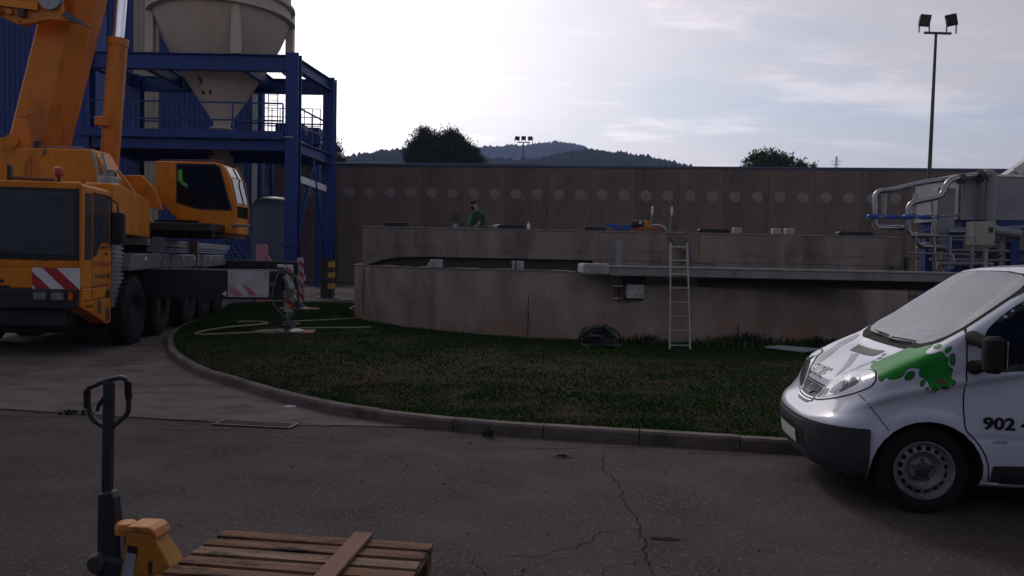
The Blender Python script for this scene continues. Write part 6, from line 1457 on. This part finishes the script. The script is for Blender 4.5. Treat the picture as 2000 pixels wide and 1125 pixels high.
for pts, w in (([(1.11, 1.411), (1.09, 1.363), (1.08, 1.193), (1.07, 1.003), (1.059, .89), (1.06, .75), (1.072, .662), (1.141, .589), (1.208, .489), (1.242, .395), (1.258, .31), (1.30, .262), (1.55, .255), (2.2, .255)], .011), ([(2.24, .26), (2.26, .8), (2.25, 1.3), (2.22, 1.72)], .011),
               ([(.345, .876), (.438, .752), (.525, .636)], .007)):
    line('panel_gap', pts, 'side', w, 'seam', van)
line('panel_gap', [(.95, 1.33), (1.11, 1.425), (1.3, 1.56), (1.5, 1.685), (1.7, 1.78), (2.2, 1.80)], 'side', .014, 'seam', van)
patch('sill_trim', [smooth_ring([(1.275, .30), (1.277, .375), (1.30, .398), (1.6, .405), (2.2, .408), (2.2, .268), (1.6, .265), (1.32, .265)], 2)], 'side', 'plastic', van, .004, .06)
O_ = .7071
gsp = [(.502, -.595, 1.067), (.58, -.47, 1.085), (.644, -.40, 1.10), (.722, -.36, 1.13), (.800, -.42, 1.175), (.825, -.612, 1.224), (.848, -.675, 1.242), (.89, -.757, 1.272), (.872, -.78, 1.259), (.84, -.785, 1.237), (.813, -.83, 1.218), (.815, -.875, 1.208), (.855, -.896, 1.217), (.9, -.897, 1.234), (.919, -.907, 1.211), (.928, -.91, 1.197), (.946, -.911, 1.189), (.94, -.918, 1.141), (.967, -.922, 1.113), (.976, -.923, 1.104), (.962, -.927, 1.066), (.966, -.929, 1.037), (.989, -.932, 1.014), (.984, -.934, .991), (.939, -.936, .97), (.876, -.937, .958), (.821, -.939, .935), (.78, -.938, .946), (.812, -.937, .965), (.803, -.932, 1.012), (.771, -.929, 1.039), (.744, -.927, 1.058), (.749, -.922, 1.105), (.712, -.921, 1.114), (.659, -.918, 1.102), (.63, -.926, 1.063), (.593, -.929, 1.033), (.532, -.921, 1.019), (.511, -.901, 1.035), (.482, -.906, 1.0), (.469, -.888, 1.012), (.476, -.838, 1.044), (.485, -.736, 1.06)]
blobs = [[(.879, -.822, 1.259), (.914, -.813, 1.283), (.919, -.851, 1.278), (.887, -.859, 1.253)], [(.93, -.9, 1.24), (.947, -.891, 1.264), (.977, -.894, 1.27), (.962, -.9, 1.246), (.938, -.903, 1.231)],
         [(.964, -.908, 1.208), (.979, -.906, 1.22), (.992, -.907, 1.214), (.99, -.917, 1.152), (.976, -.918, 1.142), (.963, -.916, 1.156)], [(.639, -.93, 1.03), (.666, -.925, 1.072), (.703, -.926, 1.075), (.698, -.929, 1.041), (.666, -.931, 1.021)],
         [(.748, -.935, .981), (.758, -.932, 1.01), (.778, -.932, 1.013), (.771, -.935, .982), (.757, -.936, .97)],
         [(.585, -.37, 1.08), (.60, -.335, 1.09), (.615, -.335, 1.09), (.60, -.38, 1.085)], [(.655, -.30, 1.105), (.68, -.255, 1.11), (.695, -.255, 1.115), (.67, -.305, 1.108)], [(.715, -.22, 1.12), (.735, -.17, 1.13), (.75, -.17, 1.135), (.73, -.23, 1.125)]]
def obl(pts): return [(x_, O_ * (y_ + z_)) for x_, y_, z_ in pts]
dark = mat('decal_edge', (.006, .045, .010), rough=.3, coat=.6)
def grow(ring, d):
    n = len(ring); out = []; A = sum(ring[i][0] * ring[(i + 1) % n][1] - ring[(i + 1) % n][0] * ring[i][1] for i in range(n)); sg = 1 if A > 0 else -1
    for i in range(n):
        p, q = ring[i - 1], ring[(i + 1) % n]; t = Vector((q[0] - p[0], q[1] - p[1])); t = t.normalized() if t.length > 1e-9 else Vector((1, 0))
        out.append((ring[i][0] + sg * t.y * d, ring[i][1] - sg * t.x * d))
    return out
spl = [smooth_ring(obl(gsp), 3)] + [smooth_ring(obl(b), 3) for b in blobs]
patch('splash_outline', [grow(r_, .006) for r_ in spl], 'obl', dark, van, .0016, .03)
patch('splash_print', spl, 'obl', 'green', van, .0030, .03)
patch('side_indicator', [smooth_ring([(.849, 1.02), (.885, 1.034), (.926, 1.024), (.921, 1.004), (.876, .998), (.853, 1.004)])], 'side', 'rust', van, .006, .02)
hlo = smooth_ring([(-.25, .735), (-.238, .79), (-.31, .875), (-.42, .955), (-.55, 1.018), (-.68, 1.048), (-.80, 1.045), (-.865, 1.012), (-.877, .969), (-.861, .936), (-.802, .892), (-.692, .842), (-.495, .782)], 3)
lno = smooth_ring([(-.285, .752), (-.29, .79), (-.36, .87), (-.46, .942), (-.56, .99), (-.66, 1.008), (-.735, .995), (-.765, .958), (-.70, .905), (-.60, .848), (-.48, .798)], 3)
for s in (1, -1):
    h_ = patch('headlight', [[(a * s, b) for a, b in hlo]], 'front', 'van', van, .006, .04)
    patch('headlight_gap', [[(a * s, b) for a, b in grow(hlo, .008)]], 'front', 'seam', h_, .002, .04)
    patch('lens', [[(a * s, b) for a, b in lno]], 'front', 'lens', h_, .009, .04)
    patch('reflector', [smooth_ring([(s * -.45, .83), (s * -.50, .90), (s * -.60, .95), (s * -.66, .94), (s * -.62, .88), (s * -.52, .83)], 3)], 'front', 'lensdark', h_, .0105, .04)
    patch('reflector', [smooth_ring([(s * -.66, .985), (s * -.73, .975), (s * -.73, .955), (s * -.67, .945)], 3)], 'front', 'grey', h_, .0105, .04)
    patch('reflector', [smooth_ring([(s * -.31, .765), (s * -.33, .81), (s * -.40, .85), (s * -.43, .82), (s * -.40, .785)], 3)], 'front', 'lensdark', h_, .0105, .04)
grl = mirror_y([(0, .680), (.13, .682), (.22, .715), (.255, .76), (.262, .835), (0, .838)][::1])
g_ = patch('grille', [grl], 'front', 'black', van, .004, .03)
chb = mirror_y([(0, .742), (.05, .748), (.10, .775), (.235, .786), (.25, .826), (0, .828)])
patch('chrome_bar', [chb], 'front', 'chrome', g_, .014, .03)
for z_ in (.725, .703): line('chrome_slat', [(-.21, z_ + .008), (-.1, z_), (0, z_ - .002), (.1, z_), (.21, z_ + .008)], 'front', .008, 'chrome', g_, .010)
ring_ = [( .045 * math.cos(6.2832 * i / 24), .788 + .032 * math.sin(6.2832 * i / 24)) for i in range(25)]
line('emblem', ring_, 'front', .008, 'galv', g_, .020, 1)
line('bonnet_gap', [(-.30, .85), (-.15, .848), (0, .848), (.15, .848), (.30, .85)], 'front', .012, 'seam', van, .003)
# dark lower bumper wrapping the nose
bv_ = []; cols = None
brow = [q for q in refine(rows, 6) if q[1] < .612]
for q in brow:
    ring = [side_shape(p) for p in van_ring(q)]; mid = len(ring) // 2
    if cols is None: cols = [i for i in range(len(ring)) if abs(i - mid) <= NT]
    c_ = []
    for i in cols:
        p = Vector(ring[i]); x_ = min(p.x, .398); k_ = Vector((-.7, math.copysign(min(1, abs(p.y) / .95), p.y), 0)).normalized(); c_.append((x_ + k_.x * .006, p.y + k_.y * .007, p.z))
    bv_.append(c_)
nc = len(bv_[0])
MB().add([p for c_ in bv_ for p in c_], [(j * nc + i, j * nc + i + 1, (j + 1) * nc + i + 1, (j + 1) * nc + i) for j in range(len(bv_) - 1) for i in range(nc - 1)]).build('bumper', 'plastic', van, smooth=True, fix=False)
for z_, w in ((.573, .010), (.335, .008), (.298, .008)): line('bumper_trim', [(-.42, z_ + .006), (-.2, z_), (0, z_), (.2, z_), (.42, z_ + .006)], 'front', w, 'grey', van, .012)
patch('lower_intake', [[(-.40, .52), (.40, .52), (.42, .36), (-.42, .36)]], 'front', 'black', van, .009, .05)
patch('number_plate', [[(-.26, .365), (.26, .365), (.26, .475), (-.26, .475)]], 'front', 'plate', van, .018, .04)
patch('bonnet_vent', [[(.631, .377), (.728, .437), (.775, -.102), (.686, -.075)]], 'top', 'black', van, .004, .04)
patch('bonnet_stripe', [[(.298, -.341), (.434, -.116), (.604, .247), (.651, .177), (.465, -.186), (.343, -.325)], [(.305, .417), (.44, .545), (.643, .736), (.812, .76), (.812, .679), (.643, .573), (.463, .417), (.333, .304)]], 'top', 'greyprint', van, .002, .04)
def print_on(name, txt, x0, z0, width, height, plane, mt, bold=0.0, flip=False):
    V2, F2 = text_mesh(txt, 1.0, bold); w = max(v[0] for v in V2) - min(v[0] for v in V2); h = max(v[1] for v in V2) - min(v[1] for v in V2); a0 = min(v[0] for v in V2); b0 = min(v[1] for v in V2)
    q = [((x0 - (a - a0) * width / w) if flip else (x0 + (a - a0) * width / w), z0 + (b - b0) * height / h) for a, b, c in V2]
    V3, F3 = project(q, F2, plane, .003); return MB().add(V3, F3).build(name, mt, van, fix=False)
print_on('phone_number', '902 4', 1.192, .668, .345, .098, 'side', 'print', .04)
print_on('model_badge', '2900', 1.266, .566, .104, .022, 'side', 'greyprint', .01)
print_on('bonnet_lettering', 'EKORE', .335, .885, .40, .085, 'front', 'print', .015, True)
# door mirror on two feet
mh = MB().lathe([(0, -.15), (.06, -.148), (.095, -.12), (.105, 0), (.095, .12), (.06, .148), (0, .15)], n=20).xf(Matrix.Translation((1.175, -1.10, 1.245)) @ Matrix.Diagonal((.70, .85, .9, 1))).build('mirror', 'rubber', van, smooth=True)
MB().cbox((1.242, -1.10, 1.245), (.01, .13, .20)).build('mirror_glass', 'chrome', mh, bevel=.02)
for z_ in (1.345, 1.13):
    MB().tube([(1.13, -.885, z_), (1.125, -.95, z_), (1.16, -1.06, z_ * .6 + 1.245 * .4)], [.058, .05, .045], 12).build('mirror_foot', 'rubber', mh, smooth=True)
# wipers and aerial
for pts in ([(.862, .10, 1.246), (.852, -.15, 1.248), (.858, -.46, 1.262)], [(.875, .62, 1.268), (.868, .40, 1.258), (.870, .16, 1.254)]):
    w_ = MB().tube(pts, [.010, .008, .006], 6).build('wiper', 'black', van, smooth=True)
    MB().bar(Vector(pts[0]) + Vector((.02, -.05, .012)), Vector(pts[2]) + Vector((.012, -.03, .012)), .008, .012).build('wiper_blade', 'black', w_)
# wheels
def van_wheel(x_, s):
    yo = s * .935                                     # outer face of the tyre
    def yy(d): return yo - s * d
    ty = MB().lathe([(.205, yy(.02)), (.235, yy(.002)), (.285, yy(-.004)), (.318, yy(.012)), (.332, yy(.035)), (.334, yy(.10)), (.332, yy(.17)), (.30, yy(.205)), (.21, yy(.19))], (x_, 0, .334), 'Y', 56).build('wheel', 'rubber', van, smooth=True)
    for rr in (.245, .275, .30): MB().lathe([(rr, yy(.0005)), (rr + .004, yy(-.0075)), (rr + .008, yy(.0005))], (x_, 0, .334), 'Y', 56).build('sidewall_ridge', 'rubber', ty, smooth=True)
    m = MB().lathe([(.213, yy(.012)), (.222, yy(.004)), (.222, yy(-.002)), (.212, yy(-.002)), (.203, yy(.012)), (.196, yy(.030)), (.180, yy(.034))], (x_, 0, .334), 'Y', 56)
    n = 16
    for k in range(n):                                # bridges between the ventilation holes
        a0 = 2 * math.pi * (k - .23) / n; a1 = 2 * math.pi * (k + .23) / n
        V = []
        for q in range(5):
            a = a0 + (a1 - a0) * q / 4; fl = .006 * abs(q - 2) / 2
            for r_, d_ in ((.184, .033), (.150 , .018)):
                V.append((x_ + r_ * math.cos(a), yy(d_), .334 + r_ * math.sin(a)))
        m.add(V, [(2 * q, 2 * q + 1, 2 * q + 3, 2 * q + 2) for q in range(4)])
    m.lathe([(.153, yy(.018)), (.140, yy(.016)), (.120, yy(.045)), (.095, yy(.062)), (.09, yy(.05)), (.062, yy(.045)), (.055, yy(.03))], (x_, 0, .334), 'Y', 56)
    m.build('rim', 'rimsteel', ty, smooth=True)
    MB().lathe([(.2, yy(.06)), (0, yy(.065))], (x_, 0, .334), 'Y', 32).build('brake_drum', 'black', ty)
    MB().lathe([(.055, yy(.03)), (.04, yy(.012)), (.032, yy(.01)), (0, yy(.012))], (x_, 0, .334), 'Y', 24).build('hub', 'iron', ty, smooth=True)
    for k in range(5):
        a = 2 * math.pi * k / 5 + .3; MB().tube([(x_ + .075 * math.cos(a), yy(.05), .334 + .075 * math.sin(a)), (x_ + .075 * math.cos(a), yy(.022), .334 + .075 * math.sin(a))], .011, 6).build('wheel_bolt', 'iron', ty)
for x_ in (WX, WXR):
    for s in (-1, 1): van_wheel(x_, s)
# dark wheel-house liners and floor
MB().box(.3, 4.5, -.56, .56, .17, .6).build('underbody', 'black', van)

# ================================================================== haze
hb = MB().box(-2400, 2400, -350, 2500, -1.2, 260).build('haze', 'black')
hb.data.materials.clear()
hm = bpy.data.materials.new('haze_air'); hm.use_nodes = True; nt = hm.node_tree; nt.nodes.clear()
pv_ = nt.nodes.new('ShaderNodeVolumePrincipled'); pv_.inputs['Color'].default_value = (.44, .58, 1.0, 1); pv_.inputs['Density'].default_value = 0.00030; pv_.inputs['Anisotropy'].default_value = 0.2
on = nt.nodes.new('ShaderNodeOutputMaterial'); nt.links.new(pv_.outputs[0], on.inputs['Volume'])
hb.data.materials.append(hm); tag(hb, 'thin bluish summer haze over the whole place', 'haze', kind='stuff')
